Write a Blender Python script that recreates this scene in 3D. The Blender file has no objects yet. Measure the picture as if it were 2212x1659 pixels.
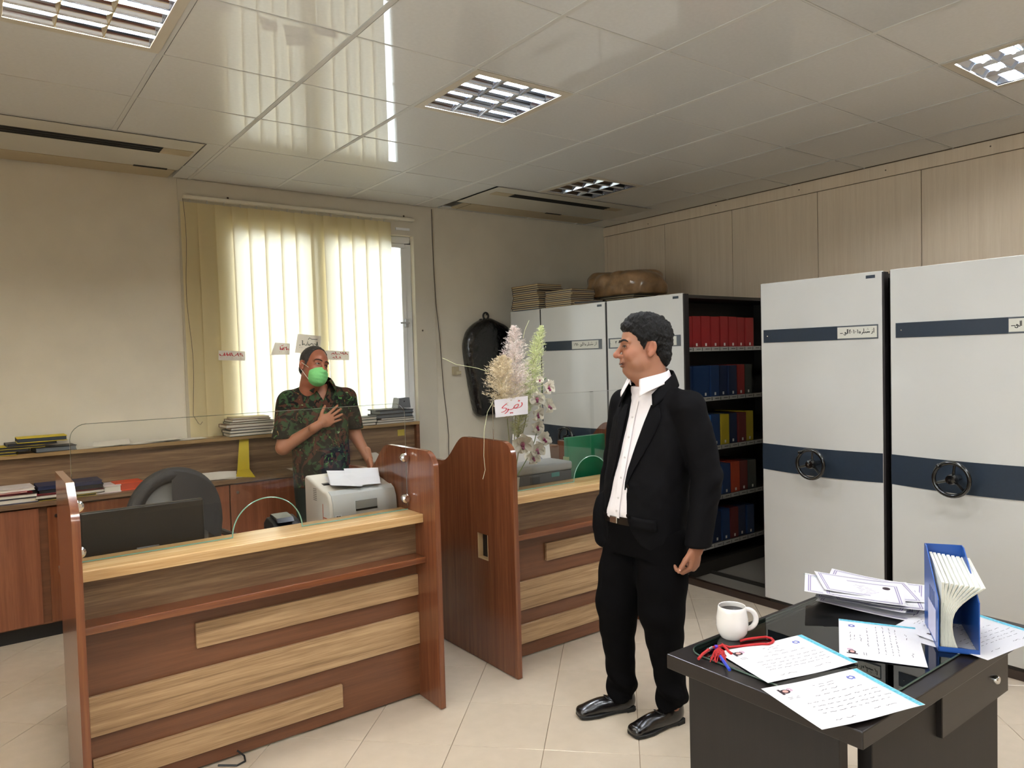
import bpy, bmesh, math, random
import numpy as np
from mathutils import Vector, Matrix, noise
random.seed(7)
PI = math.pi
SC = bpy.context.scene
COL = SC.collection

# ------------------------------------------------------------------ camera
YAW, PIT, ROL, FPX, CAMZ = 0.64026, -0.03538, -0.02703, 1580.1, 1.6
_f = Vector((math.sin(YAW)*math.cos(PIT), math.cos(YAW)*math.cos(PIT), math.sin(PIT)))
_r0 = Vector((math.cos(YAW), -math.sin(YAW), 0)); _u0 = _r0.cross(_f)
_r = _r0*math.cos(ROL) + _u0*math.sin(ROL)
_u = -_r0*math.sin(ROL) + _u0*math.cos(ROL)
cam = bpy.data.cameras.new('camera'); cam.sensor_width = 36.0; cam.sensor_fit = 'HORIZONTAL'
cam.lens = FPX/2212*36.0; cam.clip_start = 0.02
cam_o = bpy.data.objects.new('camera', cam); COL.objects.link(cam_o)
cam_o.matrix_world = Matrix(((_r.x, _u.x, -_f.x, 0), (_r.y, _u.y, -_f.y, 0), (_r.z, _u.z, -_f.z, CAMZ), (0, 0, 0, 1)))
SC.camera = cam_o

# ------------------------------------------------------------------ world, daylight, exposure
wd = bpy.data.worlds.new('world'); SC.world = wd; wd.use_nodes = True
bg = wd.node_tree.nodes['Background']
bg.inputs[0].default_value = (0.92, 0.96, 1.0, 1); bg.inputs[1].default_value = 8.5
TUBE_STRENGTH = 105.0
SC.view_settings.view_transform = 'Standard'; SC.view_settings.look = 'None'
SC.view_settings.gamma = 1.0; SC.view_settings.use_curve_mapping = False
SC.view_settings.exposure = 0.18
def portal(x0, x1, y, z0, z1, left=None):
    L = bpy.data.lights.new('window_portal', 'AREA'); L.shape = 'RECTANGLE'; L.size = x1-x0; L.size_y = z1-z0
    L.cycles.is_portal = True
    o = bpy.data.objects.new('window_portal', L); COL.objects.link(o)
    o.location = ((x0+x1)/2, y, (z0+z1)/2); o.rotation_euler = (-PI/2, 0, 0)
    if left is not None: o.location = (left, y, (z0+z1)/2); o.rotation_euler = (PI/2, 0, -PI/2)
portal(1.50, 3.10, 5.70, 1.0, 2.66)
portal(0, 2.4, .6, .95, 2.55, left=-2.48)

ORD = ['first', 'second', 'third', 'fourth', 'fifth', 'sixth', 'seventh', 'eighth', 'ninth', 'tenth', 'eleventh', 'twelfth']
# ------------------------------------------------------------------ helpers
def lin(c):
    if isinstance(c, str):
        c = tuple(int(c[i:i+2], 16)/255 for i in (0, 2, 4))
    return tuple((x/12.92 if x <= .04045 else ((x+.055)/1.055)**2.4) for x in c)
MATS = {}
def mat(name, col, rough=.5, metal=0., var=0., vscale=20., bump=0., bscale=200., spec=.5, coat=0., coatr=.05, emit=0., trans=0., sheen=0., stretch=(1, 1, 1), sss=0.):
    if name in MATS: return MATS[name]
    m = bpy.data.materials.new(name); m.use_nodes = True; MATS[name] = m
    nt = m.node_tree; b = nt.nodes['Principled BSDF']; c = lin(col)
    b.inputs['Base Color'].default_value = (*c, 1); b.inputs['Roughness'].default_value = rough
    b.inputs['Metallic'].default_value = metal; b.inputs['Specular IOR Level'].default_value = spec
    b.inputs['Coat Weight'].default_value = coat; b.inputs['Coat Roughness'].default_value = coatr
    if sheen: b.inputs['Sheen Weight'].default_value = sheen
    if sss:
        b.inputs['Subsurface Weight'].default_value = sss; b.inputs['Subsurface Radius'].default_value = (.012, .005, .003)
    if emit:
        b.inputs['Emission Color'].default_value = (*c, 1); b.inputs['Emission Strength'].default_value = emit
    tc = mp = None
    if var or bump:
        tc = nt.nodes.new('ShaderNodeTexCoord'); mp = nt.nodes.new('ShaderNodeMapping')
        mp.inputs['Scale'].default_value = stretch; nt.links.new(tc.outputs['Object'], mp.inputs[0])
    if var:
        n = nt.nodes.new('ShaderNodeTexNoise'); n.inputs['Scale'].default_value = vscale; n.inputs['Detail'].default_value = 5
        nt.links.new(mp.outputs[0], n.inputs['Vector'])
        r = nt.nodes.new('ShaderNodeValToRGB'); r.color_ramp.elements[0].position = .3; r.color_ramp.elements[1].position = .7
        r.color_ramp.elements[0].color = (*[max(0, x*(1-var)) for x in c], 1); r.color_ramp.elements[1].color = (*[min(1, x*(1+var)) for x in c], 1)
        nt.links.new(n.outputs[0], r.inputs[0]); nt.links.new(r.outputs[0], b.inputs['Base Color'])
    if bump:
        n2 = nt.nodes.new('ShaderNodeTexNoise'); n2.inputs['Scale'].default_value = bscale; n2.inputs['Detail'].default_value = 4
        nt.links.new(mp.outputs[0], n2.inputs['Vector'])
        bp = nt.nodes.new('ShaderNodeBump'); bp.inputs['Strength'].default_value = bump; bp.inputs['Distance'].default_value = .01
        nt.links.new(n2.outputs[0], bp.inputs['Height']); nt.links.new(bp.outputs[0], b.inputs['Normal'])
    return m
def wood(name, c1, c2, c3=None, axis='X', scale=6., rough=.35, coat=.0, stretch=14., bands=None):
    """grain runs along axis; colours blended by stretched noise"""
    if name in MATS: return MATS[name]
    m = bpy.data.materials.new(name); m.use_nodes = True; MATS[name] = m
    nt = m.node_tree; b = nt.nodes['Principled BSDF']; b.inputs['Roughness'].default_value = rough
    b.inputs['Coat Weight'].default_value = coat; b.inputs['Coat Roughness'].default_value = .08
    tc = nt.nodes.new('ShaderNodeTexCoord'); mp = nt.nodes.new('ShaderNodeMapping')
    s = [stretch]*3; s['XYZ'.index(axis)] = .45
    mp.inputs['Scale'].default_value = s; nt.links.new(tc.outputs['Object'], mp.inputs[0])
    n = nt.nodes.new('ShaderNodeTexNoise'); n.inputs['Scale'].default_value = scale*.28; n.inputs['Detail'].default_value = 3; n.inputs['Distortion'].default_value = .6
    nf = nt.nodes.new('ShaderNodeTexNoise'); nf.inputs['Scale'].default_value = scale*2.2; nf.inputs['Detail'].default_value = 6
    nt.links.new(mp.outputs[0], n.inputs['Vector']); nt.links.new(mp.outputs[0], nf.inputs['Vector'])
    mx = nt.nodes.new('ShaderNodeMix'); mx.data_type = 'FLOAT'; mx.inputs[0].default_value = .38
    nt.links.new(n.outputs[0], mx.inputs[2]); nt.links.new(nf.outputs[0], mx.inputs[3])
    r = nt.nodes.new('ShaderNodeValToRGB'); e = r.color_ramp.elements
    e[0].position = .34; e[1].position = .66
    e[0].color = (*lin(c1), 1); e[1].color = (*lin(c2), 1)
    if c3:
        x = e.new(.5); x.color = (*lin(c3), 1)
    nt.links.new(mx.outputs[0], r.inputs[0]); nt.links.new(r.outputs[0], b.inputs['Base Color'])
    return m
def glassmat(name, tint=(.93, .97, .95), ior=1.45, edge=False, rough=0.):
    if name in MATS: return MATS[name]
    m = bpy.data.materials.new(name); m.use_nodes = True; MATS[name] = m
    nt = m.node_tree; nt.nodes.remove(nt.nodes['Principled BSDF']); out = nt.nodes['Material Output']
    t = nt.nodes.new('ShaderNodeBsdfTransparent'); t.inputs[0].default_value = (*tint, 1)
    g = nt.nodes.new('ShaderNodeBsdfGlossy'); g.inputs['Roughness'].default_value = rough
    fr = nt.nodes.new('ShaderNodeFresnel'); fr.inputs[0].default_value = ior
    mx = nt.nodes.new('ShaderNodeMixShader')
    nt.links.new(fr.outputs[0], mx.inputs[0]); nt.links.new(t.outputs[0], mx.inputs[1]); nt.links.new(g.outputs[0], mx.inputs[2])
    nt.links.new(mx.outputs[0], out.inputs[0]); return m
def translucent(name, col, fac=.5, tcol=None):
    if name in MATS: return MATS[name]
    m = bpy.data.materials.new(name); m.use_nodes = True; MATS[name] = m
    nt = m.node_tree; nt.nodes.remove(nt.nodes['Principled BSDF']); out = nt.nodes['Material Output']
    d = nt.nodes.new('ShaderNodeBsdfDiffuse'); t = nt.nodes.new('ShaderNodeBsdfTranslucent'); c = (*lin(col), 1)
    d.inputs[0].default_value = c; t.inputs[0].default_value = (*lin(tcol), 1) if tcol else c
    mx = nt.nodes.new('ShaderNodeMixShader'); mx.inputs[0].default_value = fac
    nt.links.new(d.outputs[0], mx.inputs[1]); nt.links.new(t.outputs[0], mx.inputs[2]); nt.links.new(mx.outputs[0], out.inputs[0])
    return m

def wmat(o):
    m = o.matrix_basis.copy(); p = o.parent
    while p: m = p.matrix_basis @ m; p = p.parent
    return m
def tag(o, label=None, cat=None, group=None, kind=None):
    if label: o['label'] = label
    if cat: o['category'] = cat
    if group: o['group'] = group
    if kind: o['kind'] = kind
    return o
def empty(name, loc, rz=0., label=None, cat=None, group=None):
    o = bpy.data.objects.new(name, None); COL.objects.link(o); o.empty_display_size = .05
    o.location = loc; o.rotation_euler = (0, 0, rz)
    return tag(o, label, cat, group)
def copy_tree(o, parent=None):
    c = o.copy(); COL.objects.link(c); c.parent = parent
    for ch in list(o.children): copy_tree(ch, c)
    return c
def link(name, me, m, parent=None, smooth=False, loc=None):
    """mesh verts are in the parent's local frame"""
    o = bpy.data.objects.new(name, me); COL.objects.link(o)
    for x in (m if isinstance(m, (list, tuple)) else [m]): me.materials.append(x)
    if parent: o.parent = parent
    if smooth: me.polygons.foreach_set('use_smooth', [True]*len(me.polygons))
    if loc: o.location = loc
    return o

class MB:
    """collects boxes, tubes, lathes ... in world (or local) coordinates and links them as one mesh"""
    def __init__(s): s.v = []; s.f = []; s.mi = []; s.cur = 0
    def _a(s, v, f):
        n = len(s.v); s.v += [tuple(p) for p in v]; s.f += [tuple(i+n for i in q) for q in f]; s.mi += [s.cur]*len(f); return s
    def box(s, x0, x1, y0, y1, z0, z1, M=None):
        v = [Vector((x, y, z)) for z in (z0, z1) for y in (y0, y1) for x in (x0, x1)]
        if M: v = [M @ p for p in v]
        return s._a(v, [(0, 2, 3, 1), (4, 5, 7, 6), (0, 1, 5, 4), (2, 6, 7, 3), (0, 4, 6, 2), (1, 3, 7, 5)])
    def prism(s, poly, a0, a1, axis='X', M=None):
        """poly: 2-D outline; axis X -> poly is (y,z); Y -> (x,z); Z -> (x,y)"""
        n = len(poly)
        def P(p, a):
            q = Vector((a, p[0], p[1])) if axis == 'X' else Vector((p[0], a, p[1])) if axis == 'Y' else Vector((p[0], p[1], a))
            return M @ q if M else q
        v = [P(p, a0) for p in poly] + [P(p, a1) for p in poly]
        f = [tuple(range(n))[::-1], tuple(range(n, 2*n))] + [(i, (i+1) % n, n+(i+1) % n, n+i) for i in range(n)]
        return s._a(v, f)
    def tube(s, pts, r, n=8, caps=True, closed=False):
        pts = [Vector(p) for p in pts]; N = len(pts); R = r if isinstance(r, (list, tuple)) else [r]*N
        v = []; up = None
        for i, p in enumerate(pts):
            if closed: t = pts[(i+1) % N]-pts[i-1]
            else: t = pts[min(i+1, N-1)]-pts[max(i-1, 0)]
            if t.length < 1e-9: t = Vector((0, 0, 1))
            t.normalize()
            if up is None:
                up = Vector((0, 0, 1)) if abs(t.z) < .9 else Vector((1, 0, 0))
            a = t.cross(up); 
            if a.length < 1e-6: a = t.orthogonal()
            a.normalize(); b = a.cross(t); up = b
            v += [p + (a*math.cos(k*2*PI/n) + b*math.sin(k*2*PI/n))*R[i] for k in range(n)]
        f = []
        for i in range(N if closed else N-1):
            j = (i+1) % N
            f += [(i*n+k, i*n+(k+1) % n, j*n+(k+1) % n, j*n+k) for k in range(n)]
        if caps and not closed: f += [tuple(range(n))[::-1], tuple(range((N-1)*n, N*n))]
        return s._a(v, f)
    def cyl(s, p0, p1, r, n=16): return s.tube([p0, p1], r, n)
    def lathe(s, prof, n=24, c=(0, 0, 0), M=None):
        """prof: list of (radius, z)"""
        v = []; c = Vector(c)
        for r, z in prof: v += [c + Vector((r*math.cos(k*2*PI/n), r*math.sin(k*2*PI/n), z)) for k in range(n)]
        if M: v = [M @ p for p in v]
        f = []
        for i in range(len(prof)-1): f += [(i*n+k, i*n+(k+1) % n, (i+1)*n+(k+1) % n, (i+1)*n+k) for k in range(n)]
        f += [tuple(range(n))[::-1], tuple(range((len(prof)-1)*n, len(prof)*n))]
        return s._a(v, f)
    def ell(s, c, r, nu=16, nv=10, M=None):
        c = Vector(c); v = []; f = []
        R = r if isinstance(r, (list, tuple)) else (r, r, r)
        for i in range(nv+1):
            th = PI*i/nv
            for k in range(nu):
                p = Vector((R[0]*math.sin(th)*math.cos(2*PI*k/nu), R[1]*math.sin(th)*math.sin(2*PI*k/nu), R[2]*math.cos(th)))
                if M: p = M @ p
                v.append(c+p)
        for i in range(nv): f += [(i*nu+k, (i+1)*nu+k, (i+1)*nu+(k+1) % nu, i*nu+(k+1) % nu) for k in range(nu)]
        return s._a(v, f)
    def grid(s, fn, nu, nv, close=False):
        v = [fn(i/(nu), j/(nv)) for j in range(nv+1) for i in range(nu if close else nu+1)]
        w = nu if close else nu+1; f = []
        for j in range(nv):
            for i in range(nu):
                i2 = (i+1) % w if close else i+1
                f.append((j*w+i, j*w+i2, (j+1)*w+i2, (j+1)*w+i))
        return s._a(v, f)
    def quad(s, a, b, c, d): return s._a([a, b, c, d], [(0, 1, 2, 3)])
    def loft(s, rings, caps=True):
        n = len(rings[0]); v = [p for r in rings for p in r]; f = []
        for i in range(len(rings)-1): f += [(i*n+k, i*n+(k+1) % n, (i+1)*n+(k+1) % n, (i+1)*n+k) for k in range(n)]
        if caps: f += [tuple(range(n))[::-1], tuple(range((len(rings)-1)*n, len(rings)*n))]
        return s._a(v, f)
    def mesh(s, name, M=None):
        me = bpy.data.meshes.new(name); v = s.v
        if M: v = [M @ Vector(p) for p in v]
        me.from_pydata([tuple(p) for p in v], [], s.f); me.polygons.foreach_set('material_index', s.mi); me.update(); return me
    def build(s, name, m, parent=None, smooth=False, local=False, bevel=0., bseg=1, angle=40):
        M = None
        if parent and not local: M = wmat(parent).inverted()
        me = s.mesh(name, M)
        if bevel:
            bm = bmesh.new(); bm.from_mesh(me); bmesh.ops.remove_doubles(bm, verts=bm.verts, dist=1e-5)
            es = [e for e in bm.edges if len(e.link_faces) == 2 and e.calc_face_angle(0) > math.radians(angle)]
            bmesh.ops.bevel(bm, geom=es, offset=bevel, segments=bseg, affect='EDGES', profile=.5, clamp_overlap=True)
            bm.to_mesh(me); bm.free()
        o = link(name, me, m, parent)
        if smooth:
            me.polygons.foreach_set('use_smooth', [True]*len(me.polygons))
            try: me.set_sharp_from_angle(angle=math.radians(angle))
            except Exception: pass
        return o
def box_o(name, b, m, parent=None, bevel=.002):
    return MB().box(*b).build(name, m, parent, bevel=bevel)
def rrect(x0, x1, z0, z1, r, n=6, corners='1111'):
    """rounded rectangle outline, corners: bl br tr tl"""
    out = []
    for k, (cx, cz, a0) in enumerate(((x0+r, z0+r, PI), (x1-r, z0+r, 1.5*PI), (x1-r, z1-r, 0), (x0+r, z1-r, .5*PI))):
        if corners[k] == '1': out += [(cx+r*math.cos(a0+t*PI/2/n), cz+r*math.sin(a0+t*PI/2/n)) for t in range(n+1)]
        else: out.append(((x0, x1, x1, x0)[k], (z0, z0, z1, z1)[k]))
    return out
# pixel -> world on a plane (photo frame 2212 x 1659)
def ray(px, py): return _r*((px-1106)/FPX) - _u*((py-829.5)/FPX) + _f
def onz(px, py, z): d = ray(px, py); return Vector((0, 0, CAMZ)) + d*((z-CAMZ)/d.z)
def onx(px, py, x): d = ray(px, py); return Vector((0, 0, CAMZ)) + d*(x/d.x)
def ony(px, py, y): d = ray(px, py); return Vector((0, 0, CAMZ)) + d*(y/d.y)

def strokes_mesh(strokes, P, w, name, m, parent, lift=.0004, smooth=True):
    """pen strokes: each a list of (u,v); P maps (u,v)->world point; w: pen width; drawn as thin ribbons on the surface"""
    mb = MB()
    o0 = P(0, 0); ex = (P(1, 0)-o0).normalized(); ey = (P(0, 1)-o0); ey = (ey-ex*ey.dot(ex)).normalized(); nn = ex.cross(ey)
    for st in strokes:
        pts = [P(*q) for q in st]
        if smooth and len(pts) > 2:
            q = []
            for i in range(len(pts)-1):
                p0 = pts[max(i-1, 0)]; p1 = pts[i]; p2 = pts[i+1]; p3 = pts[min(i+2, len(pts)-1)]
                for t in (0, .25, .5, .75):
                    q.append(.5*((2*p1)+(p2-p0)*t+(2*p0-5*p1+4*p2-p3)*t*t+(3*p1-p0-3*p2+p3)*t**3))
            q.append(pts[-1]); pts = q
        if len(pts) == 1: pts = [pts[0]-ex*w*.5, pts[0]+ex*w*.5]
        L = []; R = []
        for i, p in enumerate(pts):
            t = pts[min(i+1, len(pts)-1)]-pts[max(i-1, 0)]
            if t.length < 1e-9: t = ex
            t.normalize(); b = nn.cross(t)*w*.5
            L.append(p+b+nn*lift); R.append(p-b+nn*lift)
        n = len(pts); mb._a(L+R, [(i, n+i, n+i+1, i+1) for i in range(n-1)])
    return mb.build(name, m, parent)
# ------------------------------------------------------------------ room shell
X0, X1, Y0, Y1, ZC = -2.3, 5.36, -2.7, 5.52, 2.917
GX, GY = 0.712, 2.772           # ceiling grid origin, pitch .6
M_wall = mat('cream_wall_paint', 'dad2c0', .75, var=.05, vscale=3, bump=.05, bscale=120)
M_white = mat('white_board_paint', 'cfc8b8', .6, var=.03, vscale=4)
M_floor = mat('polished_cream_tile', 'c6b8a5', .16, var=.035, vscale=14, spec=.5)
M_grout = mat('tile_grout', '8a7763', .8)
M_ceil = mat('vinyl_ceiling_tile', 'd3d4d3', .5, var=.03, vscale=60, bump=.006, bscale=7, coat=1., coatr=.012)
M_bar = mat('ceiling_bar_enamel', 'c4c4c0', .55)
M_panel = wood('beige_wood_panel', 'd2bda3', 'ddcab1', 'd8c4aa', axis='Z', scale=9, rough=.5, stretch=14)
M_dark = mat('dark_void', '14110d', .8)
def structure(o): o['kind'] = 'structure'; return o

floor = structure(box_o('floor', (X0, X1, Y0, Y1, -.15, -.004), M_grout, bevel=0))
S_T = .385; P0 = Vector((1.822, 2.840, 0)); e1 = Vector((.70711, -.70711, 0)); e2 = Vector((.70711, .70711, 0))
def in_frame(p, m=60):
    d = Vector(p)-Vector((0, 0, CAMZ)); z = d.dot(_f)
    if z < .2: return False
    px = 1106+FPX*d.dot(_r)/z; py = 829.5-FPX*d.dot(_u)/z
    return -m < px < 2212+m and -m < py < 1659+m
tm = MB(); hs = S_T/2-.0011
tm.box(-hs, hs, -hs, hs, -.009, 0)
tile_me = tm.mesh('floor_tile'); bm = bmesh.new(); bm.from_mesh(tile_me)
bmesh.ops.bevel(bm, geom=[e for e in bm.edges if all(v.co.z > -.001 for v in e.verts)], offset=.0009, segments=1, affect='EDGES'); bm.to_mesh(tile_me); bm.free()
tile_me.materials.append(M_floor)
rest = MB(); nt_ = 0
for i in range(-26, 27):
    for j in range(-26, 27):
        c = P0+e1*((i+.5)*S_T)+e2*((j+.5)*S_T)
        if not (X0-.27 < c.x < X1+.27 and Y0-.27 < c.y < Y1+.27): continue
        if not (X0+.272 < c.x < X1-.272 and Y0+.272 < c.y < Y1-.272):
            q = math.sqrt(2)*hs; poly = [(c.x+q, c.y), (c.x, c.y+q), (c.x-q, c.y), (c.x, c.y-q)]
            for ax, lim, sg in ((0, X0+.001, 1), (0, X1-.014, -1), (1, Y0+.001, 1), (1, Y1-.014, -1)):
                out = []
                for a, b in zip(poly, poly[1:]+poly[:1]):
                    ia, ib = (a[ax]-lim)*sg > 0, (b[ax]-lim)*sg > 0
                    if ia: out.append(a)
                    if ia != ib:
                        t = (lim-a[ax])/(b[ax]-a[ax]); out.append((a[0]+(b[0]-a[0])*t, a[1]+(b[1]-a[1])*t))
                poly = out
                if len(poly) < 3: break
            if len(poly) >= 3: rest.prism(poly, -.009, 0, 'Z')
            continue
        if in_frame(c, 120) and nt_ < 299:
            o = bpy.data.objects.new('floor_tile', tile_me); COL.objects.link(o); o.parent = floor
            o.location = c; o.rotation_euler = (random.uniform(-.0006, .0006), random.uniform(-.0006, .0006), PI/4); nt_ += 1
        else:
            rest.box(-hs, hs, -hs, hs, -.009, 0, M=Matrix.Translation(c) @ Matrix.Rotation(PI/4, 4, 'Z'))
fr = rest.build('tile_field', M_floor, floor); fr['kind'] = 'stuff'

# walls
W_X0, W_X1, W_Z0, W_Z1 = 1.50, 3.10, 1.0, 2.66
wb = MB(); T = .22
wb.box(X0-T, W_X0, Y1, Y1+T, -.15, ZC+.2); wb.box(W_X1, X1+T, Y1, Y1+T, -.15, ZC+.2)
wb.box(W_X0, W_X1, Y1, Y1+T, -.15, W_Z0); wb.box(W_X0, W_X1, Y1, Y1+T, W_Z1, ZC+.2)
wall_back = structure(wb.build('wall_back', M_wall))
wall_right = structure(box_o('wall_right', (X1, X1+T, Y0-T, Y1, -.15, ZC+.2), mat('panel_joint', '6d5844', .8), bevel=0))
wl_ = MB(); LY0, LY1, LZ0, LZ1 = -.6, 1.8, .95, 2.55
wl_.box(X0-T, X0, Y0-T, LY0, -.15, ZC+.2); wl_.box(X0-T, X0, LY1, Y1, -.15, ZC+.2); wl_.box(X0-T, X0, LY0, LY1, -.15, LZ0); wl_.box(X0-T, X0, LY0, LY1, LZ1, ZC+.2)
structure(wl_.build('wall_left', M_wall))
w2 = structure(empty('added_window', (X0-.1, .6, LZ0))); fb = MB()  # unseen window, added to brighten the walls and ceiling
for (a, b, c, d) in ((LY0, LY1, LZ0, LZ0+.06), (LY0, LY1, LZ1-.06, LZ1), (LY0, LY0+.06, LZ0, LZ1), (LY1-.06, LY1, LZ0, LZ1), (.57, .63, LZ0, LZ1)): fb.box(X0-.13, X0-.07, a, b, c, d)
fb.build('window_frame', mat('white_pvc', 'e6e8ea', .3), w2)
MB().box(X0-.103, X0-.097, LY0+.06, LY1-.06, LZ0+.06, LZ1-.06).build('pane', glassmat('window_glass', (.95, .98, .97)), w2)
structure(box_o('wall_front', (X0, X1, Y0-T, Y0, -.15, ZC+.2), M_panel, bevel=0))
# window bay lining: pale board round the window, a little proud of the cream wall
lb = MB()
lb.box(1.235, W_X0, Y1-.012, Y1, .02, ZC); lb.box(W_X1, 3.29, Y1-.012, Y1, .02, ZC)
lb.box(W_X0, W_X1, Y1-.012, Y1, .02, W_Z0); lb.box(W_X0, W_X1, Y1-.012, Y1, W_Z1, ZC)
structure(lb.build('trim_1', M_white))
# right wall boards
js = [5.52, 5.472, 4.70, 3.94, 3.15, 2.38, 1.605, .83, .055, -.72, -1.495, -2.27, -2.7]
for a, b in zip(js, js[1:]):
    MB().box(X1-.012, X1, b+.0025, a-.0025, .01, 2.822).build('wall_panel', M_panel, wall_right, bevel=.0015)
t2 = structure(MB().box(X1-.018, X1-.0005, Y0, Y1, 2.826, ZC).build('trim_2', M_panel, bevel=.002))
M_nail = mat('nail', '4a3a2c', .5)
for y in (4.9, 4.1, 3.3, 2.62, 1.95, 1.62):
    MB().ell((X1-.0185, y, 2.875+random.uniform(-.02, .02)), (.002, .005, .005), 8, 6).build('nail_head', M_nail, t2)
# screws and small marks on the window lining
for n_, p in enumerate([(492, 428), (872, 467), (913, 714), (925, 1002)]):
    w = ony(p[0], p[1], Y1-.012); MB().ell((w.x, Y1-.013, w.z), (.008, .004, .008), 10, 6).build('screw_head', M_nail, wall_back)

# ------------------------------------------------------------------ ceiling
ceiling = structure(box_o('ceiling', (X0, X1, Y0, Y1, ZC+.11, ZC+.2), M_dark, bevel=0))
LIGHTS = {(-1, 0): 1, (2, 0): 1, (5, -3): .8, (5, 2): 0, (2, -3): 1, (-1, -3): 1, (-1, -6): 1, (2, -6): 1, (5, -6): 1, (-4, 0): 1, (-4, -3): 1}
AC = [(-.62, 1.19, 4.572, 5.50), (3.33, 5.03, 4.572, 5.42)]
ix0, ix1 = -6, 8; iy0, iy1 = -10, 5
def clampx(x): return min(max(x, X0+.002), X1-.020)
def clampy(y): return min(max(y, Y0+.002), Y1-.014)
for i in range(ix0, ix1):
    for j in range(iy0, iy1):
        if (i, j) in LIGHTS: continue
        x0, x1 = clampx(GX+.6*i), clampx(GX+.6*(i+1)); y0, y1 = clampy(GY+.6*j), clampy(GY+.6*(j+1))
        if x1-x0 < .05 or y1-y0 < .05: continue
        hit = [a for a in AC if x0 < a[1]-.02 and x1 > a[0]+.02 and y0 < a[3]-.02 and y1 > a[2]+.02]
        if hit:                                   # strips of tile left beside the grille panels
            a = hit[0]; pcs = []
            if x0 < a[0]-.03: pcs.append((x0, a[0], y0, y1))
            if x1 > a[1]+.03: pcs.append((a[1], x1, y0, y1))
            if y1 > a[3]+.03: pcs.append((max(x0, a[0]), min(x1, a[1]), a[3], y1))
        else: pcs = [(x0, x1, y0, y1)]
        for (a0, a1, b0, b1) in pcs:
            gx, gy_ = .0145, .0065; z = ZC+.0025
            Mx = Matrix.Translation(((a0+a1)/2, (b0+b1)/2, z)) @ Matrix.Rotation(random.uniform(-.0016, .0016), 4, 'X') @ Matrix.Rotation(random.uniform(-.0016, .0016), 4, 'Y')
            m_ = MB().box(-(a1-a0)/2+gx, (a1-a0)/2-gx+.0025, -(b1-b0)/2+gy_, (b1-b0)/2-gy_, 0, .012)
            me = m_.mesh('ceiling_tile'); o = link('ceiling_tile', me, M_ceil, ceiling); o.matrix_basis = Mx
for i in range(ix0, ix1+1):
    x = GX+.6*i
    if X0 < x < X1:
        ye = Y1-.013
        for a in AC:
            if a[0]-.02 < x < a[1]+.02: ye = a[2]-.004
        MB().box(x-.0115, x+.0115, Y0, ye, ZC+.0002, ZC+.02).build('ceiling_bar', M_bar, ceiling, bevel=.001)
for j in range(iy0, iy1+1):
    y = GY+.6*j
    if Y0 < y < Y1:
        segs = [(X0, X1-.019)]
        for a in AC:
            if a[2]+.01 < y < a[3]: segs = [q for p, r in segs for q in ((p, min(r, a[0])), (max(p, a[1]), r)) if q[1]-q[0] > .02]
        for p, r in segs: MB().box(p, r, y-.0045, y+.0045, ZC+.0005, ZC+.02).build('ceiling_bar', M_bar, ceiling, bevel=.001)

# ------------------------------------------------------------------ louvred ceiling lamps
M_mir = mat('louvre_aluminium', 'c9d3e4', .13, metal=1.)
M_frame = mat('lamp_frame_enamel', 'c2baaa', .45)
M_mirw = mat('louvre_aluminium_warm_lit', 'd8c49a', .13, metal=1.)  # gold tint paints the warm tubes' reflection into the metal
def tubemat(name, c, s):
    m = bpy.data.materials.new(name); m.use_nodes = True; nt = m.node_tree; b = nt.nodes['Principled BSDF']
    b.inputs['Base Color'].default_value = (.9, .9, .9, 1); b.inputs['Emission Color'].default_value = (*c, 1); b.inputs['Emission Strength'].default_value = s; return m
M_tube = tubemat('lit_tube', (.955, .98, 1.), TUBE_STRENGTH)
M_tubew = tubemat('lit_tube_warm', (1., .86, .62), TUBE_STRENGTH)
M_tubeoff = mat('unlit_tube', 'd8d4cc', .3)
LD = {(2, -3): 'over the dark desk', (-1, -3): 'between the desk and the added window', (-1, -6): 'in the far row near the added window', (2, -6): 'in the middle of the far row', (5, -6): 'in the far row near the panelled wall', (-4, 0): 'beside the side wall near the counter', (-4, -3): 'directly inside the added window'}
lamp_desc = {(-1, 0): 'lit square louvred ceiling lamp over the glass-fronted counter, with warm-lit gold cells', (2, 0): 'lit square louvred ceiling lamp with bluish cells above the aisle by the counters',
             (5, -3): 'lit square louvred ceiling lamp above the white shelving end panels', (5, 2): 'unlit square louvred ceiling lamp beside the slotted air grille near the corner'}
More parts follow.
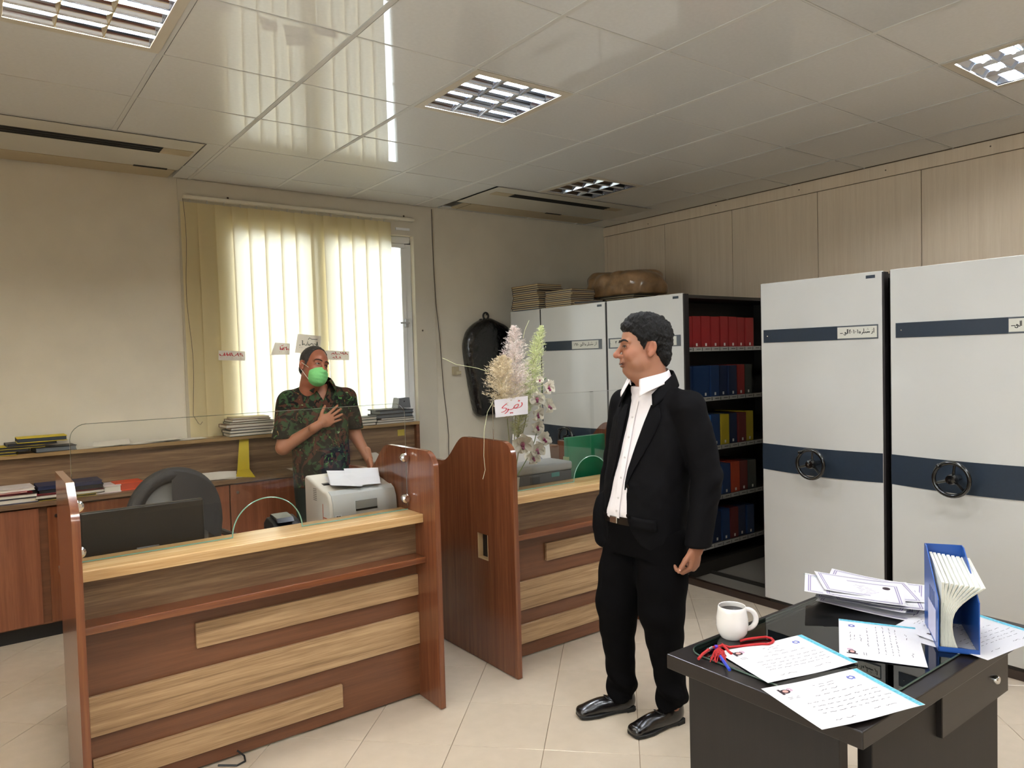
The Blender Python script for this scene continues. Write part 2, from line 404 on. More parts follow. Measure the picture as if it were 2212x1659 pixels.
def lamp(i, j, on):
    x0, y0 = GX+.6*i, GY+.6*j; x1, y1 = x0+.6, y0+.6
    t = empty('ceiling_lamp', ((x0+x1)/2, (y0+y1)/2, ZC), 0, lamp_desc.get((i, j)) or 'lit square louvred ceiling lamp '+LD[(i, j)], 'ceiling lamp', 'square louvred ceiling lamps')
    fb = MB(); w = .05; a = .009
    fb.box(x0+a, x1-a, y0+a, y0+w, ZC-.002, ZC+.006); fb.box(x0+a, x1-a, y1-w, y1-a, ZC-.002, ZC+.006)
    fb.box(x0+a, x0+w, y0+w, y1-w, ZC-.002, ZC+.006); fb.box(x1-w, x1-a, y0+w, y1-w, ZC-.002, ZC+.006)
    fb.build('frame', M_frame, t, bevel=.001)
    hb = MB(); hb.box(x0+.03, x1-.03, y0+.03, y1-.03, ZC+.085, ZC+.09)
    for (a0, a1, b0, b1) in ((x0+w-.006, x0+w, y0+w, y1-w), (x1-w, x1-w+.006, y0+w, y1-w), (x0+w, x1-w, y0+w-.006, y0+w), (x0+w, x1-w, y1-w, y1-w+.006)):
        hb.box(a0, a1, b0, b1, ZC, ZC+.085)
    hb.build('housing', M_mir, t)
    n = 4; p = (.6-2*w)/n
    for k in range(n+1):                           # lengthwise parabolic reflector blades, thick at the top
        y = y0+w+k*p; pr = []
        for q in range(7):
            h = q/6; pr.append((.0015+.030*h**2.2, ZC+.001+.026*h))
        lft = [(y-d, z) for d, z in pr]; rgt = [(y+d, z) for d, z in reversed(pr)]
        if k == 0: lft = [(y, ZC+.001), (y, ZC+.027)]
        if k == n: rgt = [(y, ZC+.027), (y, ZC+.001)]
        MB().prism(lft+rgt, x0+w, x1-w, 'X').build('reflector', M_mir, t, smooth=True, angle=30)
    for k in (1, 2):                               # cross blades
        x = x0+w+k*(.6-2*w)/3
        MB().prism([(x-.0015, ZC+.002), (x+.0015, ZC+.002), (x+.010, ZC+.024), (x-.010, ZC+.024)], y0+w, y1-w, 'Y').build('cross_blade', M_mirw if (i, j) == (-1, 0) else M_mir, t)
    for k in range(n):
        y = y0+w+(k+.5)*p
        MB().cyl((x0+.04, y, ZC+.031), (x1-.04, y, ZC+.031), .013, 12).build('tube', (M_tubew if (i in (-1, -4) and k > 1) else M_tube) if on else M_tubeoff, t, smooth=True)
for (i, j), on in LIGHTS.items(): lamp(i, j, on)

# ------------------------------------------------------------------ slotted air grilles in the ceiling
M_ac = mat('grille_enamel', 'c6c2b6', .4, coat=.3); M_acold = mat('aged_grille_flap', 'b3a487', .5)
def grille(a, slot, ends, flap, label):
    x0, x1, y0, y1 = a; z = ZC-.006
    t = empty('air_grille', ((x0+x1)/2, (y0+y1)/2, ZC), 0, label, 'air grille')
    sx0, sx1, sy0, sy1 = slot; pb = MB()
    pb.box(x0, x1, y0, sy0, z, z+.003); pb.box(x0, x1, sy1, flap[2], z, z+.003); pb.box(x0, sx0, sy0, sy1, z, z+.003); pb.box(sx1, x1, sy0, sy1, z, z+.003)
    pb.build('panel', M_ac, t, bevel=.002)
    MB().box(sx0, sx1, sy0, sy1, z-.0008, z+.002).build('slot_shade', M_dark, t)  # flush dark plate stands in for the shade inside the slot
    lb_ = MB(); lb_.box(sx0-.002, sx1+.002, sy1, sy1+.004, z+.0005, z+.02); lb_.box(sx0-.002, sx1+.002, sy0-.004, sy0, z+.0005, z+.02); lb_.box(sx0-.004, sx0, sy0, sy1, z+.0005, z+.02); lb_.box(sx1, sx1+.004, sy0, sy1, z+.0005, z+.02)
    lb_.build('slot_shade_sides', M_dark, t)  # slot sides coloured dark as shade
    vb = MB()
    for k in range(3):
        y = sy0+(k+.5)*(sy1-sy0)/3; vb.box(sx0, sx1, y-.002, y+.002, z-.0035, z-.0008)
    vb.build('vane', mat('black_vane', '0c0a08', .6), t)
    for e in ends: MB().box(e[0], e[1], sy0+.004, sy1-.004, z-.0025, z).build('blank_plate', M_acold, t)
    MB().box(flap[0], flap[1], flap[2]+.006, flap[3], z-.003, z+.012).build('flap', M_acold, t, bevel=.0015)
    MB().box(flap[0]+.05, flap[0]+.052, flap[2], flap[3], z-.0045, z).build('flap_seam', M_dark, t)
    MB().box(flap[4], flap[5], flap[2]-.018, flap[2]+.008, z-.004, z-.0005).build('gap', M_dark, t)
grille(AC[0], (-.5, 1.0, 4.755, 4.885), [(1.0, 1.17)], (-.6, 1.17, 5.262, 5.49, .92, 1.12), 'white ceiling air grille with long black slot above the left wall')
grille(AC[1], (3.58, 4.645, 4.70, 4.80), [(3.40, 3.58), (4.645, 4.80)], (3.42, 4.98, 5.17, 5.40, 4.28, 4.46), 'white ceiling air grille with black slot beside the room corner')

# ------------------------------------------------------------------ window and vertical blind
M_pvc = mat('white_pvc', 'e6e8ea', .3)
win = structure(empty('window_1', ((W_X0+W_X1)/2, Y1+.1, W_Z0)))
fb = MB(); WM = 2.245
for (a, b, c, d) in ((W_X0, W_X1, W_Z0, W_Z0+.06), (W_X0, W_X1, W_Z1-.06, W_Z1), (W_X0, W_X0+.06, W_Z0+.06, W_Z1-.06), (W_X1-.06, W_X1, W_Z0+.06, W_Z1-.06), (WM-.03, WM+.03, W_Z0+.06, W_Z1-.06)):
    fb.box(a, b, Y1+.05, Y1+.11, c, d)
fb.build('window_frame', M_pvc, win, bevel=.006)
for a, b in ((W_X0+.06, WM-.03), (WM+.03, W_X1-.06)):
    sb = MB()
    for (p, q, c, d) in ((a+.002, b-.002, W_Z0+.062, W_Z0+.1), (a+.002, b-.002, W_Z1-.1, W_Z1-.062), (a+.002, a+.04, W_Z0+.1, W_Z1-.1), (b-.04, b-.002, W_Z0+.1, W_Z1-.1)): sb.box(p, q, Y1+.04, Y1+.1, c, d)
    s_ = sb.build('sash', M_pvc, win, bevel=.004)
    MB().box(a+.04, b-.04, Y1+.066, Y1+.072, W_Z0+.1, W_Z1-.1).build('pane', glassmat('window_glass', (.95, .98, .97)), s_)
hz = ony(865, 698, Y1+.03).z
hb = MB(); hb.box(W_X1-.085, W_X1-.055, Y1+.02, Y1+.04, hz-.035, hz+.035); hb.cyl((W_X1-.07, Y1+.03, hz), (W_X1-.07, Y1-.005, hz), .008, 10); hb.box(W_X1-.15, W_X1-.06, Y1-.012, Y1+.002, hz-.008, hz+.008)
hb.build('handle', mat('window_handle', 'b9bcc0', .3, metal=.6), win, bevel=.002)
MB().box(W_X0+.01, W_X1-.01, Y1-.03, Y1+.05, W_Z0-.03, W_Z0).build('window_sill', M_pvc, win, bevel=.003)
MB().box(W_X1-.17, W_X1-.04, Y1-.02, Y1-.0125, 2.70, 2.72).build('reveal_strip', M_pvc, win)

BL = empty('vertical_blind', (2.08, Y1-.038, 1.08), 0, 'cream vertical fabric blind hanging across the bright window', 'blind')
MB().box(1.262, 3.09, Y1-.062, Y1-.018, 2.775, 2.800).build('headrail', mat('rail_white', 'd9d3c2', .4), BL, bevel=.003)
for x in (1.4, 1.92, 2.45, 2.95): MB().box(x-.012, x+.012, Y1-.05, Y1-.0125, 2.80, 2.806).build('bracket', M_bar, BL)
M_slat = translucent('blind_fabric', 'e4d4a6', .36, 'f2ecdc')
ns = 14; px0 = 1.245; pit = (2.868-1.245)/ns
for k in range(ns):
    xc = px0+(k+.5)*pit+.004; ang = .20+random.uniform(-.06, .06); 
    if k in (0, 1): ang = .1
    if k == 8: ang = .33
    sw = .0685; zb = 1.06+random.uniform(-.006, .006); sway = .028+random.uniform(-.005, .005)
    def fn(u, v, xc=xc, ang=ang, zb=zb, sway=sway):
        s = (u-.5)*2*sw; z = zb+(2.752-zb)*v
        dx = sway*(1-v); bow = -.005*(1-(2*u-1)**2)
        return (xc+s*math.cos(ang)+dx*.35, Y1-.038+s*math.sin(ang)+bow+.003*math.sin(v*5+k), z)
    o = MB().grid(fn, 6, 14).build('slat', M_slat, BL, smooth=True)
    MB().box(xc-.004, xc+.004, Y1-.041, Y1-.035, 2.748, 2.777).build('hanger', M_bar, BL)
chain = [Vector((1.255+.01*math.sin(i*.5)+(i/22)*.02, Y1-.066, 2.77-i*.072)) for i in range(22)]
chain += [Vector((1.285+.012, Y1-.066, 1.20)), Vector((1.31, Y1-.066, 1.19)), Vector((1.325, Y1-.066, 1.21))]
MB().tube(chain, .0018, 6).build('cord', mat('blind_cord', '6c6250', .7), BL)

# loose cable down the wall beside the window bay, wall socket
cb = [ony(x, y, Y1-.017) for x, y in ((932, 452), (934, 520), (938, 600), (942, 660), (950, 730), (955, 800), (959, 850), (966, 905), (969, 940), (969, 968))]
for c in cb: c.y = Y1-.018
tag(MB().tube([c for c in cb] + [Vector((cb[-1].x, Y1-.018, .02))], .0035, 6).build('wall_cable', mat('brown_cable', '54483a', .6)), 'thin dark cable hanging down the wall beside the window', 'cable')
sk = ony(982, 799, Y1)
so = empty('wall_socket', (sk.x, Y1, sk.z-.04), 0, 'small cream wall socket with a plug beside the black garment bag', 'socket')
MB().box(sk.x-.03, sk.x+.03, Y1-.03, Y1, sk.z-.045, sk.z+.03).build('body', mat('socket_cream', 'b9ac8e', .5), so, bevel=.004)
MB().box(sk.x-.005, sk.x+.04, Y1-.05, Y1-.03, sk.z-.04, sk.z-.012).build('plug', mat('socket_plug', 'c9bd9c', .5), so, bevel=.005)
# ------------------------------------------------------------------ materials of the furniture
M_mah = wood('mahogany_laminate', '5d3320', '7b4a2d', '6c3e27', axis='Z', scale=9, rough=.22, coat=.25, stretch=16)
M_mahh = wood('mahogany_laminate_lengthwise', '5f3520', '834e2c', '714128', axis='X', scale=9, rough=.25, coat=.2, stretch=16)
M_walx = wood('walnut_board_lengthwise', '5f3b27', '784d33', '6b442d', axis='X', scale=8, rough=.32, stretch=14)
M_strip = wood('striped_oak_strip', '7f6243', 'bd9f78', 'a48460', axis='X', scale=10, rough=.35, stretch=16)
M_band = wood('striped_walnut_band', '543d2b', '8f7556', '70563e', axis='X', scale=8, rough=.38, stretch=13)
M_top = wood('striped_pale_top', 'b58d5c', 'dcbd8e', 'c9a574', axis='X', scale=9, rough=.25, coat=.2, stretch=18)
M_chrome = mat('chrome', 'd9dadb', .15, metal=1.)
M_edge = mat('pvc_edge_band', '6b3a20', .3, coat=.3)
M_glass = glassmat('counter_glass', (.98, .988, .984), 1.34)
M_glassedge = mat('green_glass_edge', '7fae9d', .1, spec=.8)
M_black = mat('black_plastic', '151517', .4)
M_paper = mat('white_paper', 'd2d1d5', .7)

def glass_screen(x0, x1, y, z0, z1, r, cx, cr, label):
    """upright sheet of clear glass with a half-round hole at its foot; polished green edge along the bottom"""
    t = empty('glass_screen', ((x0+x1)/2, y, z0), 0, label, 'glass screen')
    n = 28; d = .006
    arc = [(cx+cr*math.cos(PI*k/n), z0+cr*math.sin(PI*k/n)) for k in range(n+1)]     # from right to left
    poly = [(x0, z0)] + arc[::-1] + [(x1, z0)] + [(x1-r+r*math.cos(a), z1-r+r*math.sin(a)) for a in [k*PI/12 for k in range(7)]] + [(x0+r+r*math.cos(a), z1-r+r*math.sin(a)) for a in [PI/2+k*PI/12 for k in range(7)]]
    MB().prism(poly, y, y+d, 'Y').build('sheet', M_glass, t)
    e = MB()
    e.tube([(p[0], y+d/2, p[1]) for p in arc], .0026, 6)
    e.box(x0, cx-cr, y-.0005, y+d+.0005, z0, z0+.003); e.box(cx+cr, x1, y-.0005, y+d+.0005, z0, z0+.003)
    e.build('ground_edge', M_glassedge, t)
    tp = MB(); tp.tube([(x0+.0, y+d/2, z0+.02), (x0, y+d/2, z1-r)] + [(x0+r+r*math.cos(a), y+d/2, z1-r+r*math.sin(a)) for a in [PI-k*PI/12 for k in range(7)]] + [(x1-r, y+d/2, z1)] + [(x1-r+r*math.cos(a), y+d/2, z1-r+r*math.sin(a)) for a in [PI/2-k*PI/12 for k in range(7)]] + [(x1, y+d/2, z0+.02)], .0014, 5)
    tp.build('rim', glassmat('glass_rim', (.62, .72, .68), 1.8), t)
    return t
def panel_profile(y0, y1, zt=1.185, zr=1.035):
    """side panel outline (y,z): rounded front corner, flat top, S curve down to a lower rear"""
    p = [(y0, 0.004), (y0, zt-.085)]
    p += [(y0+.085-.085*math.cos(a), zt-.085+.085*math.sin(a)) for a in [k*PI/16 for k in range(1, 9)]]
    if y1 > 3.6:
        ys = 3.30
        p += [(ys+t*.24, zr+(zt-zr)*(.5+.5*math.cos(PI*t))) for t in [k/12 for k in range(13)]]
        p += [(y1, zr)]
    else: p += [(y1, zt)]
    p += [(y1, .004)]
    return p
def counter(xL, xR, thick, yf, bodyx, label, hole=None, left_short=False, chamfer=False, strips=(), zt=1.185):
    t = empty('service_counter', ((xL+xR)/2, yf, 0), 0, label, 'counter')
    # side panels
    pr = panel_profile(yf-.193, 3.36 if left_short else 3.78, zt)
    if chamfer: pr = [(yf-.193, .004), (yf-.193, 1.085), (yf-.17, 1.125), (yf-.06, 1.205), (3.36, 1.205), (3.36, .004)]
    L = MB()
    if hole:
        hy0, hy1, hz0, hz1 = hole                   # panel with a rectangular cable opening, built round it
        top = [q for q in pr if q[1] >= hz1]
        poly_top = [(pr[0][0], hz1)] + [q for q in pr[1:-1] if q[1] > hz1] + [(pr[-1][0], hz1)]
        L.prism(poly_top, xL, xL+thick, 'X')
        L.box(xL, xL+thick, pr[0][0], hy0, hz0, hz1); L.box(xL, xL+thick, hy1, pr[-1][0], hz0, hz1)
        L.box(xL, xL+thick, pr[0][0], pr[-1][0], .004, hz0)
    else: L.prism(pr, xL, xL+thick, 'X')
    lp = L.build('side_panel', M_mah, t, smooth=True, angle=30)
    if hole:
        hb = MB()
        hb.box(xL-.001, xL+thick, hy1-.006, hy1, hz0, hz1); hb.box(xL-.001, xL+thick, hy0, hy0+.004, hz0, hz1); hb.box(xL-.001, xL+thick, hy0, hy1, hz0, hz0+.006)
        hb.build('opening_edge', mat('raw_chipboard', 'b59a72', .8), lp)
        shade_mb = MB(); shade_mb.box(xL+thick, xL+thick+.004, hy0-.02, hy1+.02, hz0-.02, hz1+.02); shade_mb.build('hole_shade_sheet', M_black, lp)  # black sheet added behind the hole so its inside looks shaded
    R = MB().prism(panel_profile(yf-.193, 3.78, zt), xR-thick, xR, 'X').build('side_panel', M_mah, t, smooth=True, angle=30)
    for fx in (xL+thick/2, xR-thick/2):
        MB().cyl((fx, yf-.15, 0), (fx, yf-.15, .006), .012, 12).build('glide', mat('grey_glide', '6e6e68', .6), t)
    a, b = xL+thick, xR-thick
    MB().box(a, b, yf, yf+.018, .012, .86).build('front_board', M_walx, t)
    MB().box(a, b, yf-.004, yf, .69, .85).build('upper_band', M_band, t)
    MB().box(a, b, yf-.10, yf, .662, .69).build('ledge', M_mahh, t, bevel=.003, bseg=2)
    for (s0, s1, z0, z1) in strips:
        MB().box(a if s0 is None else s0, b if s1 is None else s1, yf-.016, yf, z0, z1).build('strip', M_strip, t, bevel=.0015)
    MB().box(a, b, yf-.085, yf+.135, .848, .888).build('counter_top', M_top, t, bevel=.003, bseg=2)
    MB().box(a, b, yf+.018, yf+.72, .715, .74).build('desk_top', M_mahh, t, bevel=.002)
    MB().box(a, b, yf+.70, yf+.716, .08, .715).build('modesty_board', M_mah, t) if False else None
    return t
c1 = counter(.262, 1.700, .026, 3.049, None, 'walnut reception counter with pale horizontal strips standing under the printer', left_short=True, chamfer=True,
             strips=((.68, None, .491, .591), (.305, None, .258, .407), (.31, 1.279, .071, .173)))
c2 = counter(2.130, 3.215, .028, 3.068, None, 'walnut reception counter with square cable hole in its side, behind the man in the suit', hole=(3.105, 3.198, .551, .685),
             strips=((2.476, None, .497, .592), (None, None, .265, .417), (None, None, .085, .187)))
g1 = glass_screen(.292, 1.668, 3.10, .8895, 1.40, .055, 1.0, .148, 'clear glass screen with half-round hole in front of the grey printer')
g2 = glass_screen(2.182, 3.185, 3.10, .8895, 1.395, .02, 2.865, .135, 'clear glass screen in front of the green folder and pampas grass')
for g, xs, zz, s in ((g1, 1.668, (1.14, .945), 1), (g1, .292, (1.10, .93), -1), (g2, 2.182, (1.10, .95), -1)):
    for z in zz:
        MB().lathe([(.004, -.02), (.019, -.018), (.022, -.008), (.022, .004), (.015, .012), (.004, .013)], 16, M=Matrix.Translation((xs-s*.012, 3.09, z)) @ Matrix.Rotation(PI/2, 4, 'X')).build('clamp', M_chrome, g, smooth=True)

# ------------------------------------------------------------------ long credenza under the window
CR = empty('credenza', (1.2, 5.3, 0), 0, 'long reddish wooden credenza with raised rear shelf under the window', 'credenza')
cy = 5.12
M_crd = wood('credenza_mahogany', '6f3f28', '8b573a', '7d4a31', axis='Z', scale=9, rough=.35, coat=.1, stretch=16)
MB().box(-1.6, 2.96, cy+.022, 5.455, .09, .80).build('carcass', M_walx, CR)
MB().box(-1.55, 2.93, cy+.06, 5.45, 0, .09).build('plinth', M_black, CR)
MB().box(-1.62, 2.98, cy-.02, 5.46, .80, .828).build('lower_top', M_band, CR, bevel=.002)
MB().box(-1.62, 2.975, 5.34, 5.36, .828, 1.075).build('riser_board', M_band, CR)
MB().box(-1.62, 2.985, 5.295, 5.46, 1.075, 1.10).build('rear_shelf', wood('shelf_oak', '7f6644', 'a98d63', '95784f', axis='X', scale=8, rough=.4), CR, bevel=.002)
MB().box(2.955, 2.985, 5.302, 5.46, .828, 1.075).build('end_board', M_walx, CR)
dx = [-1.6, -1.05, -.5, -.1, .31, .345, .87, 1.40, 1.93, 2.45, 2.96]
for k, (a, b) in enumerate(zip(dx, dx[1:])):
    if b-a < .1: continue
    d = MB().box(a+.004, b-.004, cy, cy+.018, .10, .79).build('door', M_crd if k != 5 else M_mah, CR, bevel=.0015)
    if k >= 5 or k == 1:
        MB().lathe([(.001, 0), (.012, 0), (.012, .008), (.009, .012), (.001, .012)], 16, M=Matrix.Translation((a+.05, cy, .735)) @ Matrix.Rotation(PI/2, 4, 'X')).build('lock', M_chrome, d, smooth=True)

# ------------------------------------------------------------------ rolling shelving: five units with white end panels
XF = 3.952; ZT = 2.015
M_cab = mat('white_enamel_panel', 'c6c5c1', .38, var=.02, vscale=3, coat=.1)
M_navy = mat('navy_vinyl_band', '1b2836', .4, var=.06, vscale=60)
M_steel = mat('dark_shelf_steel', '2a2621', .5)
M_seal = mat('black_rubber_seal', '140f10', .6)
M_ink = mat('black_print', '1c1a18', .7)
M_wheel = mat('black_wheel_bakelite', '0b0b0c', .18, coat=.6)
M_label = mat('paper_label', 'cbc9be', .7)
M_frame2 = mat('label_holder_grey', '4b5157', .45)
# pen strokes of the printed words; each glyph run is drawn as it reads on the panel
W_AZ = [[(.0, -.12), (.10, -.05), (.14, .10), (.13, .22)], [(.10, .42), (.14, .42)], [(.26, .0), (.27, .35), (.26, .62)]]
W_SHOMARE = [[(0, .10), (.06, .22), (.13, .12), (.08, .0), (0, .06), (0, .10)], [(.22, -.14), (.32, -.05), (.34, .15)], [(.34, .08), (.42, .04), (.46, .12), (.46, .60)], [(.46, .08), (.56, .02), (.62, .16), (.68, .06), (.74, .02), (.80, .18), (.86, .04), (.93, .18), (1.0, .04), (1.06, .2)], [(.78, .46), (.82, .46)], [(.9, .46), (.94, .46)], [(.84, .58), (.88, .58)]]
W_ELA = [[(.38, .02), (.38, .62)], [(.30, .60), (.30, .06), (.22, .02), (.14, .16), (.08, .2), (.06, .1), (.14, .0), (.12, -.14), (.0, -.14), (-.06, -.02)]]
D = {'1': [[(.02, .5), (.08, .3), (.08, 0)]], '0': [[(.03, .24), (.09, .24)], [(.03, .20), (.09, .20)]], '4': [[(.02, .5), (.06, 0)], [(.04, .34), (.12, .32)], [(.04, .42), (.10, .5), (.14, .46)]],
     '9': [[(.13, 0), (.12, .34), (.06, .5), (.01, .38), (.12, .3)]], '8': [[(0, 0), (.07, .5), (.14, 0)]], '2': [[(.02, .5), (.05, .3), (.05, 0)], [(.03, .36), (.12, .36), (.13, .48)]], '7': [[(0, .5), (.07, 0), (.14, .5)]], '-': [[(0, .08), (.3, .08)]]}
def run(items):
    """items: list of (strokes, x offset)"""
    return [[(x+dx_, y) for x, y in st] for w_, dx_ in items for st in w_]
def digits(s, x): 
    out = []
    for ch in s: out += [[(u+x, v) for u, v in st] for st in D[ch]]; x += .2
    return out
TXT = {1: run([(W_AZ, 2.75), (W_SHOMARE, 1.55)]) + digits('1', 1.38) + run([(W_ELA, .92)]) + digits('1980', .02),
       2: run([(W_AZ, 3.35), (W_SHOMARE, 2.15)]) + digits('27', 1.45) + run([(W_ELA, .95)]) + digits('4080', .05),
       3: run([(W_AZ, 3.2), (W_SHOMARE, 2.0)]) + digits('40101', .98) + run([(W_ELA, .46)]) + digits('-', 0),
       4: run([(W_SHOMARE, .9), (W_ELA, .3)]) + digits('-', 0)}
def wheel(y, z, parent):
    w = MB(); xr = XF-.095; R = .082
    w.tube([(xr, y+R*math.cos(k*2*PI/32), z+R*math.sin(k*2*PI/32)) for k in range(32)], .0105, 10, closed=True)
    for k in range(3):
        a = PI/2+k*2*PI/3+.2
        w.tube([(xr+.014, y+.02*math.cos(a), z+.02*math.sin(a)), (xr+.006, y+.05*math.cos(a), z+.05*math.sin(a)), (xr, y+R*math.cos(a), z+R*math.sin(a))], [.009, .007, .007], 8)
    w.lathe([(.003, -.028), (.022, -.026), (.027, -.012), (.027, .012), (.016, .03), (.014, .085)], 20, M=Matrix.Translation((xr+.01, y, z)) @ Matrix.Rotation(PI/2, 4, 'Y'))
    o = w.build('hand_wheel', M_wheel, parent, smooth=True)
    MB().lathe([(.001, 0), (.006, 0), (.006, .004), (.001, .004)], 10, M=Matrix.Translation((xr-.019, y, z)) @ Matrix.Rotation(-PI/2, 4, 'Y')).build('hub_bolt', M_chrome, o)
    a = .95; k = MB(); kx, ky, kz = xr, y+R*math.cos(a), z+R*math.sin(a)
    k.lathe([(.003, 0), (.009, .004), (.010, .02), (.007, .03), (.002, .032)], 12, M=Matrix.Translation((kx-.008, ky, kz)) @ Matrix.Rotation(-PI/2, 4, 'Y')); k.build('knob', M_wheel, o, smooth=True)
def unit(y0, y1, desc, plate=None, txt=None, wheel_y=None, txt_scale=.05, lab=None, XB=5.30, tagbox=True):
    t = empty('shelving_unit', ((XF+XB)/2, (y0+y1)/2, .06), 0, desc, 'shelving unit', 'rolling shelving units')
    ep = MB().box(XF, XF+.022, y0, y1, .062, ZT).build('end_panel', M_cab, t, bevel=.003, bseg=2)
    MB().box(XF+.004, XF+.05, y0-.012, y0, .07, ZT-.006).build('seal', M_seal, t)
    MB().box(XF+.004, XF+.05, y1, y1+.004, .07, ZT-.006).build('seal', M_seal, t)
    fb = MB(); fb.box(XF+.022, XB, y0+.02, y1-.02, ZT-.03, ZT-.008); fb.box(XF+.022, XB, (y0+y1)/2-.004, (y0+y1)/2+.004, .1, ZT-.03); fb.box(XB-.02, XB, y0+.01, y1-.01, .1, ZT-.02)
    fb.build('frame', M_steel, t)
    MB().box(XF+.01, XB, y0+.03, y1-.03, .012, .10).build('carriage', M_steel, t)
    for zz in (.23, .57, .935, 1.29, 1.645):
        MB().box(XF+.023, XB-.02, y0+.012, y1-.012, zz-.03, zz-.008).build('shelf', M_steel, t, bevel=.001)
    # navy band with the wheel, its lower edge sagging slightly
    if wheel_y:
        bz0, bz1 = .868, 1.031
        bb = MB(); n = 12
        def fn(u, v):
            yy = y1+(y0-y1)*u; sag = .012*(u-.5)**2
            return (XF-.002-.004*math.sin(PI*u)*(1-v), yy, bz0+sag-.006*math.sin(PI*u)+(bz1-bz0-sag)*v)
        bb.grid(fn, n, 2); bb.build('navy_band', M_navy, t)
        wheel(wheel_y, .945, t)
    if plate:
        py0, py1, split = plate; z0, z1 = 1.652, 1.73
        pl = MB().box(XF-.004, XF, py0, py1, z0, z1).build('label_plate', M_frame2, t, bevel=.001)
        if split < py1-.05: MB().box(XF-.006, XF-.004, split+.002, py1-.004, z0+.001, z1-.001).build('navy_insert', M_navy, pl)
        MB().ell((XF-.0065, py1-.03, (z0+z1)/2), (.002, .004, .004), 8, 6).build('rivet', M_chrome, pl)
        e = lab or (py0+.035)
        MB().box(XF-.0055, XF-.004, e, split, z0+.008, z1-.008).build('paper_label', M_label, pl)
        if txt:
            W = (split-e); mx = max(x for st in TXT[txt] for x, _ in st); sc = W*.86/mx; cy_, cz_ = split-W*.07, (z0+z1)/2-.006
            sv = .042; strokes_mesh(TXT[txt], lambda u, v: Vector((XF-.0056, cy_-u*sc, cz_+v*sv)), .0038, 'lettering', M_ink, pl)['kind'] = 'stuff'
    if tagbox: MB().box(XF-.0015, XF, y0+.035, y0+.085, ZT-.035, ZT-.018).build('maker_tag', M_navy, t)
    return t
unit(4.885, 5.30, 'narrow pale shelving end unit beside the black garment bag, under stacked ledgers', tagbox=False)
unit(4.085, 4.868, 'white shelving end panel between the narrow unit and the suited man', plate=(4.125, 4.835, 4.47), txt=1, wheel_y=4.47)
unit(3.325, 4.065, 'white shelving end panel directly behind the head of the man in the suit', plate=(3.345, 4.05, 4.03), txt=2, wheel_y=3.70)
unit(1.965, 2.710, 'white shelving end panel beside the open aisle of coloured box files', plate=(1.985, 2.692, 2.213), txt=3, wheel_y=2.335, lab=1.99)
unit(1.165, 1.920, 'wide white shelving end panel behind the blue magazine file on the desk', plate=(1.19, 1.892, 1.367), txt=4, wheel_y=1.585)
# floor track under the units
tr = empty('floor_track', (4.3, 3.2, 0), 0, 'dark low floor track under the rolling shelving units', 'floor track')
MB().box(3.97, 5.32, 1.05, 5.35, .0005, .010).build('track_plate', mat('track_plate_grey', '837d73', .35, coat=.3), tr)
MB().box(3.955, 3.985, 1.05, 5.35, .0005, .045).build('track_edge', mat('track_edge_brown', '2c1d16', .3, coat=.3), tr)
for x in (4.25, 4.95): MB().box(x-.012, x+.012, 1.05, 5.35, .008, .03).build('rail', M_steel, tr)

# ------------------------------------------------------------------ box files in the open aisle
def boxfile_mesh(w, h, d):
    m = MB(); m.box(-w/2, w/2, 0, d, 0, h); me = m.mesh('box_file')
    bm = bmesh.new(); bm.from_mesh(me); bmesh.ops.bevel(bm, geom=list(bm.edges), offset=.003, segments=2, affect='EDGES'); bm.to_mesh(me); bm.free(); return me
FC = {'red': mat('file_red', '7e1d1c', .45), 'blue': mat('file_blue', '1b3357', .45), 'navy': mat('file_navy', '17233d', .45), 'bright blue': mat('file_bright_blue', '235a92', .45), 'yellow': mat('file_yellow', 'a5901f', .45), 'orange': mat('file_orange', '98371b', .45), 'maroon': mat('file_maroon', '5a1d1c', .45), 'grey green': mat('file_grey_green', '2d3430', .45)}
fm = {}
rows = [(1.637, ['red']*8, 'top'), (1.282, ['blue', 'blue', 'blue', 'blue', 'navy', 'navy', 'red', 'grey green'], 'second'), (.927, ['navy', 'navy', 'bright blue', 'blue', 'yellow', 'navy', 'maroon', 'yellow'], 'third'),
        (.562, ['red', 'red', 'navy', 'navy', 'blue', 'orange', 'maroon', 'grey green'], 'fourth'), (.222, ['blue', 'blue', 'blue', 'navy', 'blue', 'maroon', 'navy', 'blue'], 'lowest')]
YF = 3.355
for z, cs, rn in rows:
    x = XF+.035
    for k, c in enumerate(cs):
        w = .098+random.uniform(-.006, .006); h = .222+random.uniform(-.004, .006)
        key = c
        if key not in fm:
            fm[key] = boxfile_mesh(.095, .222, .29); fm[key].materials.append(FC[c])
        o = bpy.data.objects.new('box_file', fm[key]); COL.objects.link(o)
        o.location = (x+w/2, YF+random.uniform(0, .012), z); o.scale = (w/.098, 1, h/.222)
        tag(o, f'{c} box file, {ORD[k]} from the white end panel on the {rn} aisle shelf', 'box file', f'{c} box files on the {rn} aisle shelf')
        tb = MB(); yy = o.location.y
        tb.box(x+w/2-.008, x+w/2+.008, yy-.0012, yy+.0005, z+.012, z+.032)
        lt = tb.build('spine_tag', M_label, o)
        x += w+.003
